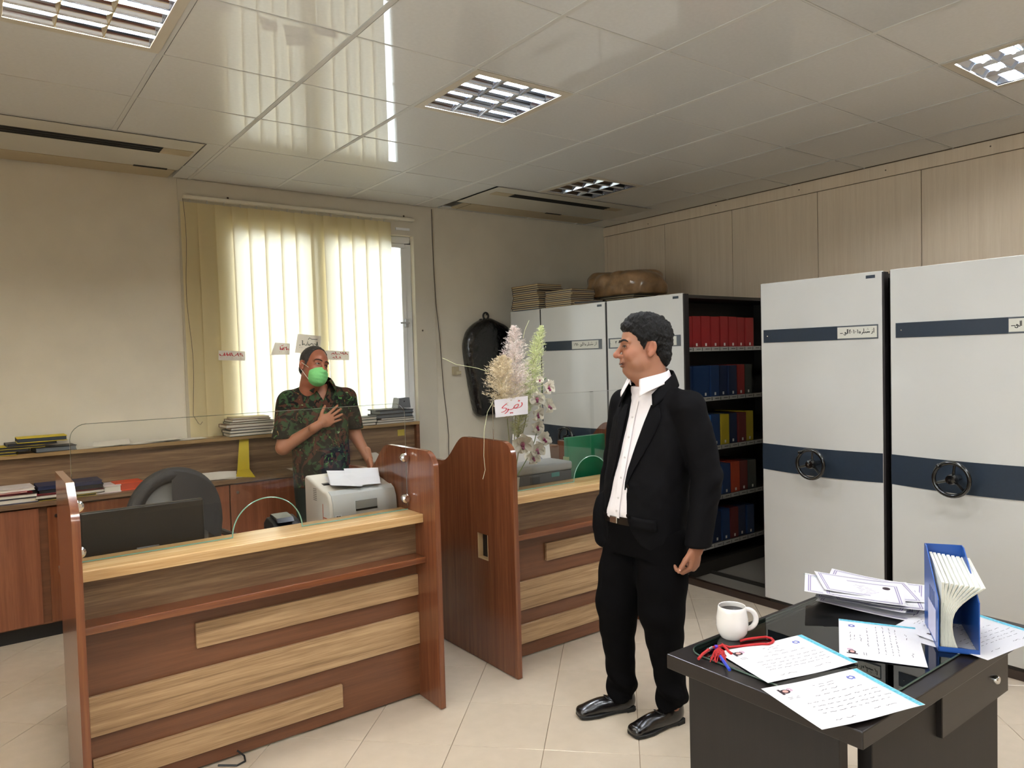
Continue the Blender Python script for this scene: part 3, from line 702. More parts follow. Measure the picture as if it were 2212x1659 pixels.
# label strips along the shelf fronts
sh = [o for o in COL.objects if o.name.startswith('shelving_unit') and 'behind the head' in o.get('label', '')][0]
for zz in (.222, .562, .927, 1.282, 1.637):
    st = MB().box(XF+.03, 5.25, 3.332, 3.336, zz-.026, zz+.004).build('label_strip', mat('label_strip', '8d8a82', .6), sh)
    tk = MB()
    for k in range(9): tk.box(XF+.11+k*.098, XF+.114+k*.098, 3.3308, 3.332, zz-.022, zz); 
    for k in range(9): tk.box(XF+.05+k*.098, XF+.095+k*.098, 3.3310, 3.332, zz-.012, zz-.008)
    tk.build('label_marks', M_ink, st)['kind'] = 'stuff'
# ------------------------------------------------------------------ dark desk at the front
DZ = .75
M_esp = wood('espresso_laminate', '140e0c', '1b1412', '171110', axis='X', scale=9, rough=.38, coat=.05, stretch=16)
M_espv = wood('espresso_laminate_upright', '110c0a', '181210', '140f0d', axis='Z', scale=9, rough=.55, stretch=16)
DK = empty('desk', (2.05, 1.11, 0), 0, 'dark brown wooden desk with glass top holding certificates and a mug', 'desk')
MB().box(1.558, 2.54, .825, 1.392, DZ-.042, DZ).build('desk_top', M_esp, DK, bevel=.003, bseg=2)
MB().box(1.602, 1.64, .905, 1.352, 0, DZ-.042).build('leg_panel', M_espv, DK, bevel=.002)
MB().box(1.72, 2.47, .888, .926, 0, DZ-.042).build('front_panel', M_espv, DK, bevel=.002)
MB().box(2.43, 2.468, .926, 1.22, 0, DZ-.042).build('leg_panel', M_espv, DK, bevel=.002)
dr = MB().box(2.06, 2.506, .872, 1.30, .545, DZ-.044).build('drawer', M_esp, DK, bevel=.002)
MB().lathe([(.001, 0), (.013, 0), (.013, .010), (.010, .014), (.001, .014)], 16, M=Matrix.Translation((2.40, .872, .612)) @ Matrix.Rotation(PI/2, 4, 'X')).build('lock', M_chrome, dr, smooth=True)
gp = MB().prism(rrect(1.612, 2.505, .868, 1.368, .055, 7), DZ+.0008, DZ+.0062, 'Z').build('glass_sheet', glassmat('desk_glass', (.74, .78, .75), 1.9), DK)
ge = MB(); rr = rrect(1.612, 2.505, .868, 1.368, .055, 7); ge.tube([(p[0], p[1], DZ+.0035) for p in rr], .0026, 6, closed=True); ge.build('glass_edge', mat('desk_glass_edge', '46584f', .2), gp)
ZG = DZ+.0065
M_mug = mat('white_glazed_ceramic', 'eae6e2', .15, coat=.5)
mc = onz(1582, 1376, ZG)
mg = empty('coffee_mug', mc, 0, 'white glossy ceramic mug of black coffee on the dark desk', 'mug')
mb = MB(); mb.lathe([(.001, .0), (.030, .0), (.034, .003), (.043, .018), (.0465, .038), (.0455, .06), (.0415, .082), (.040, .0935), (.0385, .0945), (.037, .0935), (.0385, .08), (.0425, .058), (.043, .036), (.039, .016), (.001, .008)], 36, c=mc)
mb.build('cup', M_mug, mg, smooth=True, angle=60)
MB().lathe([(.001, .080), (.0383, .080), (.0383, .0805), (.001, .0805)], 32, c=mc).build('coffee', mat('black_coffee', '0d0810', .06), mg)
hr = _r0; hp = []
for k in range(15):
    a = PI*.56-k*(PI*1.12)/14; hp.append(mc+hr*(.041+.030*max(0, math.cos(a)))+Vector((0, 0, .053+.030*math.sin(a))))
MB().tube(hp, [.0065+.0015*math.sin(PI*k/14) for k in range(15)], 10).build('handle', M_mug, mg, smooth=True)
bt = onz(1561, 1352, ZG); bt = Vector((bt.x, min(bt.y, 1.375), ZG))
tb = empty('plastic_tube', bt, 0, 'tiny white capped plastic tube standing behind the mug', 'tube')
MB().lathe([(.001, 0), (.008, 0), (.008, .058), (.005, .062), (.001, .062)], 16, c=bt).build('body', mat('tube_plastic', 'd9dcd8', .3), tb, smooth=True)
MB().lathe([(.001, .062), (.011, .062), (.012, .066), (.012, .071), (.008, .0725), (.007, .070), (.001, .070)], 18, c=bt).build('cap', mat('tube_cap', 'e8ece8', .3), tb, smooth=True)
# red braided cord loop with tassel
M_red = mat('red_cord', 'b3161a', .6, bump=.4, bscale=700)
RC = empty('red_cord', onz(1560, 1400, ZG), 0, 'red braided cord with tassel looped round the mug base', 'cord')
def pz(pts, z): return [onz(x, y, z) for x, y in pts]
MB().tube(pz([(1560, 1393), (1575, 1398), (1600, 1396), (1622, 1393), (1645, 1391), (1660, 1391), (1668, 1388), (1671, 1384), (1666, 1379), (1655, 1376), (1640, 1377), (1625, 1379), (1612, 1381), (1600, 1384)], ZG+.005), .0037, 8).build('loop', M_red, RC, smooth=True)
MB().tube(pz([(1509, 1423), (1518, 1413), (1530, 1404), (1538, 1399), (1548, 1398), (1560, 1394)], ZG+.006), .004, 8).build('tail', M_red, RC, smooth=True)
MB().tube(pz([(1560, 1392), (1566, 1398), (1574, 1407), (1580, 1412)], ZG+.006), .0037, 8).build('tail', M_red, RC, smooth=True)
MB().tube(pz([(1530, 1404), (1537, 1400)], ZG+.007), .0062, 10).build('silver_ferrule', M_chrome, RC, smooth=True)
MB().tube(pz([(1544, 1398), (1550, 1397.5)], ZG+.007), .006, 10).build('violet_thread', mat('violet_thread', '4a1f9a', .6), RC, smooth=True)
ts = MB()
for k in range(26):
    a = onz(1553+random.uniform(-3, 3), 1400+random.uniform(-2, 2), ZG+.006); b = onz(1550+random.uniform(-16, 20), 1421+random.uniform(-4, 10), ZG+.003)
    m_ = (a+b)/2+Vector((random.uniform(-.006, .006), random.uniform(-.006, .006), .006)); ts.tube([a, m_, b], .0013, 4)
ts.build('tassel', M_red, RC)['kind'] = 'stuff'
pn = MB(); pn.tube(pz([(1556, 1418), (1576, 1447)], ZG+.005), .0042, 8)
tag(pn.build('ballpoint_pen', mat('pen_blue', '2c46b8', .3), None, smooth=True), 'blue ballpoint pen half under the certificate by the red cord', 'pen')

# certificates -------------------------------------------------------
M_teal = mat('teal_pattern_band', '5aaec4', .6, var=.35, vscale=150)
M_inkg = mat('grey_print', '4c4d55', .8); M_blueink = mat('blue_print', '5e68b4', .8); M_pinkink = mat('pink_stamp', 'b07a9c', .8)
M_chad = mat('portrait_dark', '2a1620', .8); M_skinp = mat('portrait_skin', 'd39a92', .8)
rl = random.Random(3)
def squiggle(x0, x1, y, h, step=.0035):
    out = []; x = x0
    while x < x1:
        n = rl.randint(3, 7); w = [(x+k*step, y+rl.uniform(-.3, 1)*h) for k in range(n)]; out.append(w); x += n*step+rl.uniform(.003, .009)
    return out
def certificate(org, U, label, z, seed=1, lift=0., band=True, group=None, pages=1, drop=None):
    """A4 sheet, U = long axis towards the coloured band; V to its right"""
    rl.seed(seed); U = Vector((U[0], U[1], 0)).normalized(); V = Vector((U.y, -U.x, 0)); org = Vector((org[0], org[1], z))
    t = empty('certificate', org+U*.148+V*.105, 0, label, 'certificate', group)
    def P(u, v, dz=0):                    # u,v in metres on the sheet, sheet curls a little
        c = lift*((u/.297)**2*.6+((.21-v)/.21)**2*.4)+.0012*math.sin(u*23+seed)
        return org+U*u+V*v+Vector((0, 0, c+dz))
    for pg in range(pages):
        mb = MB(); off = -.0009*pg
        def fn(a, b): return P(a*.297+.002*pg, b*.21+.003*pg, off)
        mb.grid(fn, 14, 10); mb.build('sheet', M_paper, t, smooth=True)
    e = .0004
    def patch(name, u0, u1, v0, v1, m, n=8):
        MB().grid(lambda a, b: P(u0+(u1-u0)*a, v0+(v1-v0)*b, e), 2 if u1-u0 < .03 else 5, n).build(name, m, t)
    if band:
        patch('teal_band', .281, .2955, .001, .209, M_teal, 12)
        MB().grid(lambda a, b: P(.277+.002*a, .001+.208*b, e), 1, 12).build('band_line', mat('band_pale', 'bfe2ea', .7), t)
    # portrait of a figure in a dark scarf, with a stamp
    n = 18
    def disc(name, cu, cv, ru, rv, m, ee, cut=None):
        pts = [P(cu+ru*math.cos(2*PI*k/n), cv+rv*math.sin(2*PI*k/n), ee) for k in range(n)]; m_ = MB(); m_._a(pts, [tuple(range(n))[::-1]]); m_.build(name, m, t)
    disc('portrait', .045, .033, .014, .010, M_chad, e*1.5); patch('portrait', .030, .037, .019, .047, M_chad, 3)
    disc('portrait_face', .046, .033, .0075, .006, M_skinp, e*2.2)
    ring = [[(math.cos(a)*.006+.062, math.sin(a)*.007+.028) for a in [k*PI/5 for k in range(11)]], [(math.cos(a)*.003+.062, math.sin(a)*.0035+.028) for a in [k*PI/4 for k in range(9)]]]
    PP = lambda u, v: P(u, v, e)
    strokes_p(ring, PP, .002, 'stamp', M_pinkink, t)
    em = [[(.245+.007*math.cos(a), .035+.006*math.sin(a)) for a in [k*PI/4 for k in range(9)]], [(.245+.010*math.cos(a), .035+.010*math.sin(a)*(.6 if k % 2 else 1)) for k, a in enumerate([k*PI/6 for k in range(13)])]]
    strokes_p(em, PP, .0026, 'emblem', M_blueink, t)
    ls = []
    for v0, a0, a1 in ((.03, .13, .19), (.04, .14, .17), (.075, .10, .24)): ls += squiggle(a0, a1, v0, .0018)
    ls += squiggle(.13, .18, .056, .005, .005)
    for v0 in (.10, .118, .135, .150): ls += squiggle(.055, .255, v0, .0022)
    ls += squiggle(.06, .10, .183, .005, .005) + squiggle(.18, .23, .176, .004, .005) + squiggle(.03, .06, .062, .0015) + squiggle(.03, .055, .068, .0015)
    strokes_p(ls, PP, .0013, 'writing', M_inkg, t)['kind'] = 'stuff'
    return t
def strokes_p(strokes, P, w, name, m, parent):
    mb = MB()
    for st in strokes:
        L = []; R = []; n = len(st)
        for i, (u, v) in enumerate(st):
            a = st[max(i-1, 0)]; b = st[min(i+1, n-1)]; d = Vector((b[0]-a[0], b[1]-a[1])); d = d.normalized() if d.length > 0 else Vector((1, 0))
            L.append(P(u-d.y*w/2, v+d.x*w/2)); R.append(P(u+d.y*w/2, v-d.x*w/2))
        mb._a(L+R, [(i, i+1, n+i+1, n+i) for i in range(n-1)])
    return mb.build(name, m, parent)
certificate((1.655, 1.292), (.262, -.076), 'teal-banded certificate beside the red cord, tucked under another sheet', ZG+.001, 1, .004)
certificate((1.545, 1.075), (.277, -.091), 'teal-banded certificate overhanging the front corner of the desk', ZG+.0045, 2, .006)
certificate((1.885, 1.062), (.251, .142), 'teal-banded certificate lying alone between the mug and blue file', ZG+.002, 3, .004, pages=2)
certificate((2.148, 1.075), (.26, .0), 'certificate lying under the edge of the blue magazine file', ZG+.001, 4, .002)
certificate((2.19, 1.005), (.30, -.05), 'certificate fanned out behind the blue magazine file', ZG+.003, 5, .01)
# pile of bordered award sheets
M_purp = mat('mauve_border', '8a80a4', .8); M_violet = mat('violet_script', '84649a', .8); M_greenp = mat('green_print', '3d7d76', .8)
def award(cx, cy, ang, z, label, seed, tilt=0.):
    rl.seed(seed); t = empty('award_sheet', (cx, cy, z), 0, label, 'paper sheet', 'mauve-bordered award sheets in the pile')
    c, s = math.cos(ang), math.sin(ang)
    def P(u, v, dz=.0004):
        x, y = u-.148, v-.105; k = (u/.297); zz = z+tilt*k*k+.0018*math.sin(u*19+seed)*0.6
        return Vector((cx+c*x-s*y, cy+s*x+c*y, zz+dz))
    MB().grid(lambda a, b: P(a*.297, b*.21, 0), 10, 6).build('sheet', M_paper, t, smooth=True)
    bd = []
    for k, m_ in enumerate((.012, .018)): bd.append([(m_, m_), (.297-m_, m_), (.297-m_, .21-m_), (m_, .21-m_), (m_, m_)])
    strokes_p([[(a[0]+(b[0]-a[0])*i/8, a[1]+(b[1]-a[1])*i/8) for i in range(9)] for q in bd for a, b in zip(q, q[1:])], P, .003, 'border', M_purp, t)
    return t, P
PC = Vector((2.375, 1.235)); A0 = math.radians(-62)
lbl = ['lowest', 'second lowest', 'third lowest', 'fourth lowest', 'fifth from below', 'sixth from below', 'seventh from below', 'eighth from below']
for k in range(8):
    dx_, dy_ = rl.uniform(-.03, .03), rl.uniform(-.025, .025)
    if k in (2, 4): dx_ += .09; dy_ += -.02
    rl.seed(40+k)
    award(PC.x+(.02 if k % 2 else -.015)+(.06 if k in (2, 5) else 0), PC.y+(.015 if k % 3 else -.02), A0+(-.22+.14*((k*5) % 4))+math.pi, ZG+.0025+.0045*k, f'white mauve-bordered award sheet, {lbl[k]} in the pile', 60+k, .012+.002*k)
t, P = award(2.33, 1.262, A0+math.pi+.05, ZG+.040, 'mauve-bordered award sheet with violet script on top of the pile', 99, .018)
ls = []; rl.seed(5)
for r_ in range(9): ls += squiggle(.07+.01*abs(r_-4), .23-.01*abs(r_-4), .05+.013*r_, .006, .005)
strokes_p(ls, P, .0016, 'script', M_violet, t)['kind'] = 'stuff'
strokes_p(squiggle(.235, .29, .015, .006, .006)+squiggle(.26, .292, .03, .008, .006), P, .0025, 'green_title', M_greenp, t)
n = 14; m_ = MB(); m_._a([P(.045+.012*math.cos(2*PI*k/n), .05+.016*math.sin(2*PI*k/n), .0008) for k in range(n)], [tuple(range(n))]); m_.build('portrait', M_chad, t)

# blue magazine file with booklets
fx = empty('magazine_file', (2.124, .909, ZG), math.radians(-57.7), 'blue plastic magazine file standing open on the desk', 'magazine file')
M_bfile = mat('blue_file_plastic', '1f4f9c', .35, coat=.2)
WF, DF, HB_, HF = .100, .222, .248, .145; th = .0028
side = [(0, 0), (DF, 0), (DF, HB_), (DF-.03, HB_), (0, HF)]
MB().prism(side, 0, th, 'X').build('side_wall', M_bfile, fx, local=True); MB().prism(side, WF-th, WF, 'X').build('side_wall', M_bfile, fx, local=True)
MB().box(0, WF, DF-th, DF, 0, HB_).build('back_wall', M_bfile, fx, local=True); MB().box(0, WF, 0, DF, 0, th).build('bottom', M_bfile, fx, local=True)
MB().box(0, WF, 0, th, 0, .014).build('front_lip', M_bfile, fx, local=True)
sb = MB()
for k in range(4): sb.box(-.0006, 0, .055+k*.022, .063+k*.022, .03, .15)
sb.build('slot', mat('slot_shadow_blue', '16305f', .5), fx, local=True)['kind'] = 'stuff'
sl = MB(); sl.box(-.0012, -.0004, .03, .15, .015, .105); sl.build('paper_label', mat('violet_white_label', 'c9c7e0', .6), fx, local=True)
M_page = mat('booklet_pages', 'd9d7cb', .75, var=.12, vscale=400, stretch=(1, .02, .02)); M_cover = mat('booklet_cover', 'e8ebe6', .45)
for k in range(9):
    f = k/8; xb = .008+.040*f; xt = .012+.098*f**1.1; h = .222-.012*f; bw = -.034*f; w = .0052
    def cx_(q): return xb+(xt-xb)*q**1.6+bw*math.sin(PI*q)*.9
    pl, pr_ = [], []
    for q in range(11):
        u = q/10; pl.append((cx_(u), .004+h*u)); pr_.append((cx_(u)+w*(.75+.5*u), .004+h*u))
    bk = empty('booklet', (2.124, .909, ZG), math.radians(-57.7), f'white booklet, {ORD[k]} from the labelled side inside the blue magazine file', 'booklet', 'booklets in the blue magazine file')
    # pages block, front top corner cut lower as in the sloping file
    mbk = MB(); n = len(pl)
    for yy0, yy1 in ((.012, .208),):
        mbk.prism(pl+pr_[::-1], yy0, yy1, 'Y')
    for i, v in enumerate(mbk.v):                       # front edge of the tops drops towards the opening
        if v[1] < .1 and v[2] > .1: mbk.v[i] = (v[0], v[1], v[2]-(v[2]-.1)*.28)
    mbk.build('pages', M_page, bk, local=True)
    mc_ = MB(); mc_.prism([(p[0]-.0006, p[1]) for p in pl]+[(p[0]+.0002, p[1]) for p in pl[::-1]], .010, .209, 'Y')
    for i, v in enumerate(mc_.v):
        if v[1] < .1 and v[2] > .1: mc_.v[i] = (v[0], v[1], v[2]-(v[2]-.1)*.28)
    mc_.build('cover', M_cover, bk, local=True)

# ------------------------------------------------------------------ behind the first counter
CD = .74
M_pr = mat('printer_shell', 'd3cdc3', .35); M_pr2 = mat('printer_front_grey', 'b9bbb9', .3, coat=.2)
pt = empty('laser_printer', (1.50, 3.37, CD), 0, 'grey and beige laser printer on the desk behind the counter glass', 'printer')
x0, x1, y0, y1 = 1.325, 1.672, 3.215, 3.53
prof = [(y0, CD+.015), (y0, .90), (y0+.006, .945), (y0+.022, .978), (y0+.05, .993), (y0+.09, .998), (y1-.03, 1.045), (y1-.01, 1.043), (y1, 1.03), (y1, CD+.015)]
MB().prism(prof, x0, x1, 'X').build('shell', M_pr, pt, bevel=.012, bseg=3, smooth=True, angle=50)
fp = [(y0-.006, CD+.03), (y0-.006, .90), (y0, .946), (y0+.018, .98), (y0+.05, .996), (y0+.05, .99), (y0+.01, .9), (y0+.01, CD+.03)]
fo = MB().prism(fp, x0+.014, x1-.006, 'X').build('front_cover', M_pr2, pt, smooth=True, angle=35)
MB().box(x0+.125, x0+.235, y0-.0075, y0-.004, .905, .945).build('tray_pull', mat('pull_grey', '8b8f8f', .4), fo); MB().box(x0+.125, x0+.235, y0-.009, y0-.004, .897, .906).build('pull_slot', M_black, fo)
MB().box(x0+.02, x0+.052, y0-.0085, y0-.004, .84, .89).build('control_sticker', mat('sticker_white', 'c8ccd0', .6), fo); 
sk_ = MB(); sk_.box(x0+.026, x0+.036, y0-.0095, y0-.0084, .876, .886); sk_.box(x0+.038, x0+.046, y0-.0095, y0-.0084, .876, .886); sk_.box(x0+.022, x0+.030, y0-.0095, y0-.0084, .862, .868); sk_.build('sticker_print', M_ink, fo)['kind'] = 'stuff'
lv = MB()
for k in range(7): lv.box(x0-.001, x0+.003, y0+.16, y0+.20, .94+k*.009, .943+k*.009)
lv.build('vent', mat('vent_grey', '6f6a62', .6), pt)['kind'] = 'stuff'
orr = MB(); orr.box(x0-.0012, x0+.001, y0+.085, y0+.089, .82, .935); orr.box(x0-.0012, x0+.001, y0+.035, y0+.04, .82, .87); orr.box(x0-.0012, x0+.001, y0+.035, y0+.089, .868, .873); orr.build('orange_mark', mat('orange_mark', 'b5552c', .6), pt)
MB().box(x0+.03, x1-.05, y0+.14, y1-.03, 1.012, 1.018).build('output_tray', M_black, pt)
def sheet_px(name, quad, zs, label, cat, group=None, m=None, depth=None):
    """loose sheet from four outline points at given heights"""
    c = [onz(p[0], p[1], z) if depth is None else ony(p[0], p[1], depth) for p, z in zip(quad, zs)]
    return tag(MB().grid(lambda a, b: (c[0]*(1-a)+c[1]*a)*(1-b)+(c[3]*(1-a)+c[2]*a)*b+Vector((0, 0, .003*math.sin(a*PI))), 6, 6).build(name, m or M_paper, None, smooth=True), label, cat, group)
def sheet3(name, pts, label, cat, group=None, m=None):
    c = [Vector(p) for p in pts]
    return tag(MB().grid(lambda a, b: (c[0]*(1-a)+c[1]*a)*(1-b)+(c[3]*(1-a)+c[2]*a)*b+Vector((0, 0, .006*math.sin(a*PI)*math.sin(b*PI))), 6, 6).build(name, m or M_paper, None, smooth=True), label, cat, group)
sheet3('paper_sheet', [(1.36, 3.28, 1.022), (1.50, 3.24, 1.004), (1.60, 3.42, 1.050), (1.43, 3.50, 1.060)], 'white sheet with turned-up corner lying across the printer tray', 'paper')
sheet3('paper_sheet', [(1.44, 3.26, 1.010), (1.60, 3.245, 1.006), (1.665, 3.40, 1.060), (1.50, 3.45, 1.068)], 'white sheet lying uppermost on the grey printer', 'paper')
sheet3('paper_sheet', [(1.37, 3.30, 1.013), (1.48, 3.26, 1.006), (1.52, 3.42, 1.033), (1.40, 3.46, 1.036)], 'white sheet half under the other papers on the printer', 'paper')
# monitor seen from behind, keyboard side towards the clerk
mn = empty('monitor', (.57, 3.36, CD), 0, 'black flat monitor seen from behind through the counter glass', 'monitor')
MB().box(.336, .80, 3.335, 3.365, .80, 1.030).build('back_shell', mat('monitor_black', '121213', .35), mn, bevel=.006, bseg=2)
MB().box(.345, .79, 3.365, 3.368, .81, 1.02).build('screen', mat('screen_dark', '0a0a0c', .1), mn)
MB().box(.53, .62, 3.33, 3.35, .75, .86).build('neck', M_black, mn, bevel=.004); MB().prism([(.57+.12*math.cos(a), 3.34+.075*math.sin(a)) for a in [k*2*PI/24 for k in range(24)]], CD, CD+.012, 'Z').build('foot', M_black, mn)
ph = empty('desk_gadget', (.90, 3.28, CD), 0, 'beige rounded plastic gadget beside the black monitor', 'gadget')
MB().prism(rrect(.835, .965, 3.22, 3.34, .035, 5), CD, .835, 'Z').build('base', mat('beige_plastic', 'a99f8f', .5), ph, bevel=.012, bseg=3, smooth=True)
MB().prism(rrect(.86, .94, 3.245, 3.31, .02, 5), .835, .848, 'Z').build('cap', mat('beige_plastic_pale', 'b8b0a2', .5), ph, bevel=.005, bseg=2, smooth=True)
sp = empty('tape_dispenser', (1.13, 3.32, CD), 0, 'black boxy tape dispenser behind the half-round glass hole', 'tape dispenser')
MB().prism([(3.24, CD), (3.24, .86), (3.28, .885), (3.36, .90), (3.40, .87), (3.40, CD)], 1.075, 1.20, 'X').build('body', M_black, sp, bevel=.006, bseg=2, smooth=True)
MB().prism([(3.25, .885), (3.27, .905), (3.35, .915), (3.36, .90)], 1.09, 1.17, 'X').build('lid', mat('black_gloss', '0d0d0e', .2), sp, bevel=.003)
# swivel chair
ch = empty('office_chair', (.83, 4.05, 0), math.radians(8), 'black office chair with grey mesh back behind the monitor', 'office chair')
M_fab = mat('black_chair_fabric', '1f1e1e', .7, bump=.2, bscale=300)
bk = []
for k in range(33):
    a = PI*k/32; bk.append((-.205*math.cos(a)*(1 if True else 1), 0, .78+.27*math.sin(a)**.8 if math.sin(a) > 0 else .78))
MB().tube([(-.17, .02, .52)] + [(p[0], .0, p[2]) for p in bk] + [(.19, .02, .52)], [.03] + [.038]*33 + [.03], 10).build('back_frame', M_fab, ch, smooth=True, local=True)
MB().prism([(p[0]*.95, p[2]-.02) for p in bk] + [(.17, .5), (-.17, .5)], .0, .02, 'Y').build('mesh_back', mat('grey_chair_mesh', '73736f', .8), ch, local=True)
mo = MB(); mo.grid(lambda a, b: (-.02+.225*a, -.03-.02*math.sin(PI*a), .80+.27*b-.12*a*a), 6, 6); mo.build('draped_cover', M_fab, ch, smooth=True, local=True)
MB().prism(rrect(-.24, .24, -.24, .22, .07, 6), .44, .51, 'Z').build('seat', M_fab, ch, bevel=.02, bseg=3, smooth=True, local=True)
MB().cyl((0, 0, .1), (0, 0, .44), .028, 14).build('post', M_black, ch, local=True)
MB().box(-.03, .03, .0, .06, .42, .60).build('back_bracket', M_black, ch, local=True)
for k in range(5):
    a = 2*PI*k/5+.3; MB().tube([(0, 0, .10), (.15*math.cos(a), .15*math.sin(a), .09), (.28*math.cos(a), .28*math.sin(a), .06)], [.022, .02, .014], 8).build('leg', M_black, ch, local=True)
    MB().ell((.28*math.cos(a), .28*math.sin(a), .027), .027, 12, 8).build('castor', M_black, ch, smooth=True, local=True)
for s in (-1, 1): MB().tube([(.22*s, .0, .47), (.27*s, .0, .50), (.27*s, .0, .68), (.26*s, -.16, .70), (.26*s, .12, .70)], .016, 8).build('armrest', M_black, ch, smooth=True, local=True)
# ------------------------------------------------------------------ people: smooth implicit surfaces meshed with surface nets
class Field:
    def __init__(s, lo, hi, res):
        s.lo = np.array(lo, float); s.res = res; s.n = np.ceil((np.array(hi)-s.lo)/res).astype(int)+1
        s.v = np.full(s.n, 1.0, np.float32); s.ax = [s.lo[i]+np.arange(s.n[i])*res for i in range(3)]
    def _sub(s, lo, hi):
        sl = []; g = []
        for i in range(3):
            a = max(0, int((lo[i]-s.lo[i])/s.res)); b = min(s.n[i], int((hi[i]-s.lo[i])/s.res)+2)
            if b <= a: return None, None
            sl.append(slice(a, b)); sh = [1, 1, 1]; sh[i] = -1; g.append(s.ax[i][a:b].reshape(sh).astype(np.float32))
        return tuple(sl), g
    def union(s, fn, lo, hi, k=.01):
        sl, g = s._sub(np.array(lo)-.03-k, np.array(hi)+.03+k)
        if sl is None: return
        b = fn(*g); a = s.v[sl]
        h = np.clip(.5+.5*(a-b)/max(k, 1e-6), 0, 1); s.v[sl] = a*(1-h)+b*h-k*h*(1-h)
    def cut(s, fn, lo, hi, k=.004):
        sl, g = s._sub(np.array(lo)-.03-k, np.array(hi)+.03+k)
        if sl is None: return
        b = -fn(*g); a = s.v[sl]
        h = np.clip(.5-.5*(a-b)/max(k, 1e-6), 0, 1); s.v[sl] = a*(1-h)+b*h+k*h*(1-h)
    def cone(s, a, b, ra, rb, k=.01, cut=False):
        a = np.array(a, float); b = np.array(b, float); ba = b-a; L = max(ba@ba, 1e-9)
        def fn(x, y, z):
            px, py, pz = x-a[0], y-a[1], z-a[2]; h = np.clip((px*ba[0]+py*ba[1]+pz*ba[2])/L, 0, 1)
            return np.sqrt((px-ba[0]*h)**2+(py-ba[1]*h)**2+(pz-ba[2]*h)**2)-(ra+(rb-ra)*h)
        r = max(ra, rb); (s.cut if cut else s.union)(fn, np.minimum(a, b)-r, np.maximum(a, b)+r, k)
    def ell(s, c, r, k=.01, R=None, cut=False):
        c = np.array(c, float); r = np.array(r if not np.isscalar(r) else (r, r, r), float)
        R = np.eye(3) if R is None else np.array(R)
        def fn(x, y, z):
            p = [x-c[0], y-c[1], z-c[2]]; q = [p[0]*R[0][i]+p[1]*R[1][i]+p[2]*R[2][i] for i in range(3)]
            k0 = np.sqrt(sum((q[i]/r[i])**2 for i in range(3))); k1 = np.sqrt(sum((q[i]/r[i]**2)**2 for i in range(3)))
            return k0*(k0-1)/np.maximum(k1, 1e-6)
        m = r.max() if R is not None else r
        (s.cut if cut else s.union)(fn, c-m, c+m, k)
    def loft(s, st, k=.01, e=2.3):
        st = np.array(st, float); zz = st[:, 0]
        def fn(x, y, z):
            q = [np.interp(z, zz, st[:, i]) for i in range(1, 5)]
            dx = np.abs(x-q[0])/q[2]; dy = np.abs(y-q[1])/q[3]
            d = ((dx**e+dy**e)**(1/e)-1)*np.minimum(q[2], q[3])
            return np.maximum(d, np.maximum(z-zz[-1], zz[0]-z))
        m = max(st[:, 3].max(), st[:, 4].max())
        s.union(fn, (st[:, 1].min()-m, st[:, 2].min()-m, zz[0]), (st[:, 1].max()+m, st[:, 2].max()+m, zz[-1]), k)
    def mesh(s):
        v = s.v; neg = v < 0; nx, ny, nz = v.shape
        acc = np.zeros((nx-1, ny-1, nz-1, 3), np.float32); cnt = np.zeros((nx-1, ny-1, nz-1), np.float32)
        for ax in range(3):
            o = [i for i in range(3) if i != ax]
            A = v[tuple(slice(0, -1) if i == ax else slice(None) for i in range(3))]; B = v[tuple(slice(1, None) if i == ax else slice(None) for i in range(3))]
            cr = (A < 0) != (B < 0); t = np.where(cr, A/np.where(cr, A-B, 1), 0)
            for d0 in (0, 1):
                for d1 in (0, 1):
                    sl = [slice(None)]*3; sl[o[0]] = slice(d0, d0+v.shape[o[0]]-1); sl[o[1]] = slice(d1, d1+v.shape[o[1]]-1)
                    c = cr[tuple(sl)]; tt = t[tuple(sl)]
                    acc[..., ax] += np.where(c, tt, 0); acc[..., o[0]] += np.where(c, d0, 0); acc[..., o[1]] += np.where(c, d1, 0); cnt += c
        m = cnt > 0; idx = np.full(m.shape, -1, np.int64); idx[m] = np.arange(m.sum()); ii = np.argwhere(m)
        P = s.lo+(ii+acc[m]/cnt[m][:, None])*s.res
        F = []
        for ax in range(3):
            o = [(ax+1) % 3, (ax+2) % 3]
            A = neg[tuple(slice(0, -1) if i == ax else slice(None) for i in range(3))]; B = neg[tuple(slice(1, None) if i == ax else slice(None) for i in range(3))]
            w = np.argwhere(A != B); ok = (w[:, o[0]] > 0) & (w[:, o[1]] > 0) & (w[:, o[0]] < v.shape[o[0]]-1) & (w[:, o[1]] < v.shape[o[1]]-1); w = w[ok]
            q = []
            for d0, d1 in ((-1, -1), (0, -1), (0, 0), (-1, 0)):
                c = w.copy(); c[:, o[0]] += d0; c[:, o[1]] += d1; q.append(idx[c[:, 0], c[:, 1], c[:, 2]])
            q = np.stack(q, 1); fl = ~A[w[:, 0], w[:, 1], w[:, 2]]; q[fl] = q[fl][:, ::-1]; F.append(q)
        F = np.concatenate(F); F = F[(F >= 0).all(1)]
        return P, F
def relax(P, F, n=2, lam=.5):
    e = np.concatenate([F[:, [0, 1]], F[:, [1, 2]], F[:, [2, 3]], F[:, [3, 0]]]); e = np.concatenate([e, e[:, ::-1]])
    for _ in range(n):
        S = np.zeros_like(P); c = np.bincount(e[:, 0], minlength=len(P)).astype(float)
        for i in range(3): S[:, i] = np.bincount(e[:, 0], weights=P[e[:, 1], i], minlength=len(P))
        P = P+lam*(S/np.maximum(c, 1)[:, None]-P)
    return P
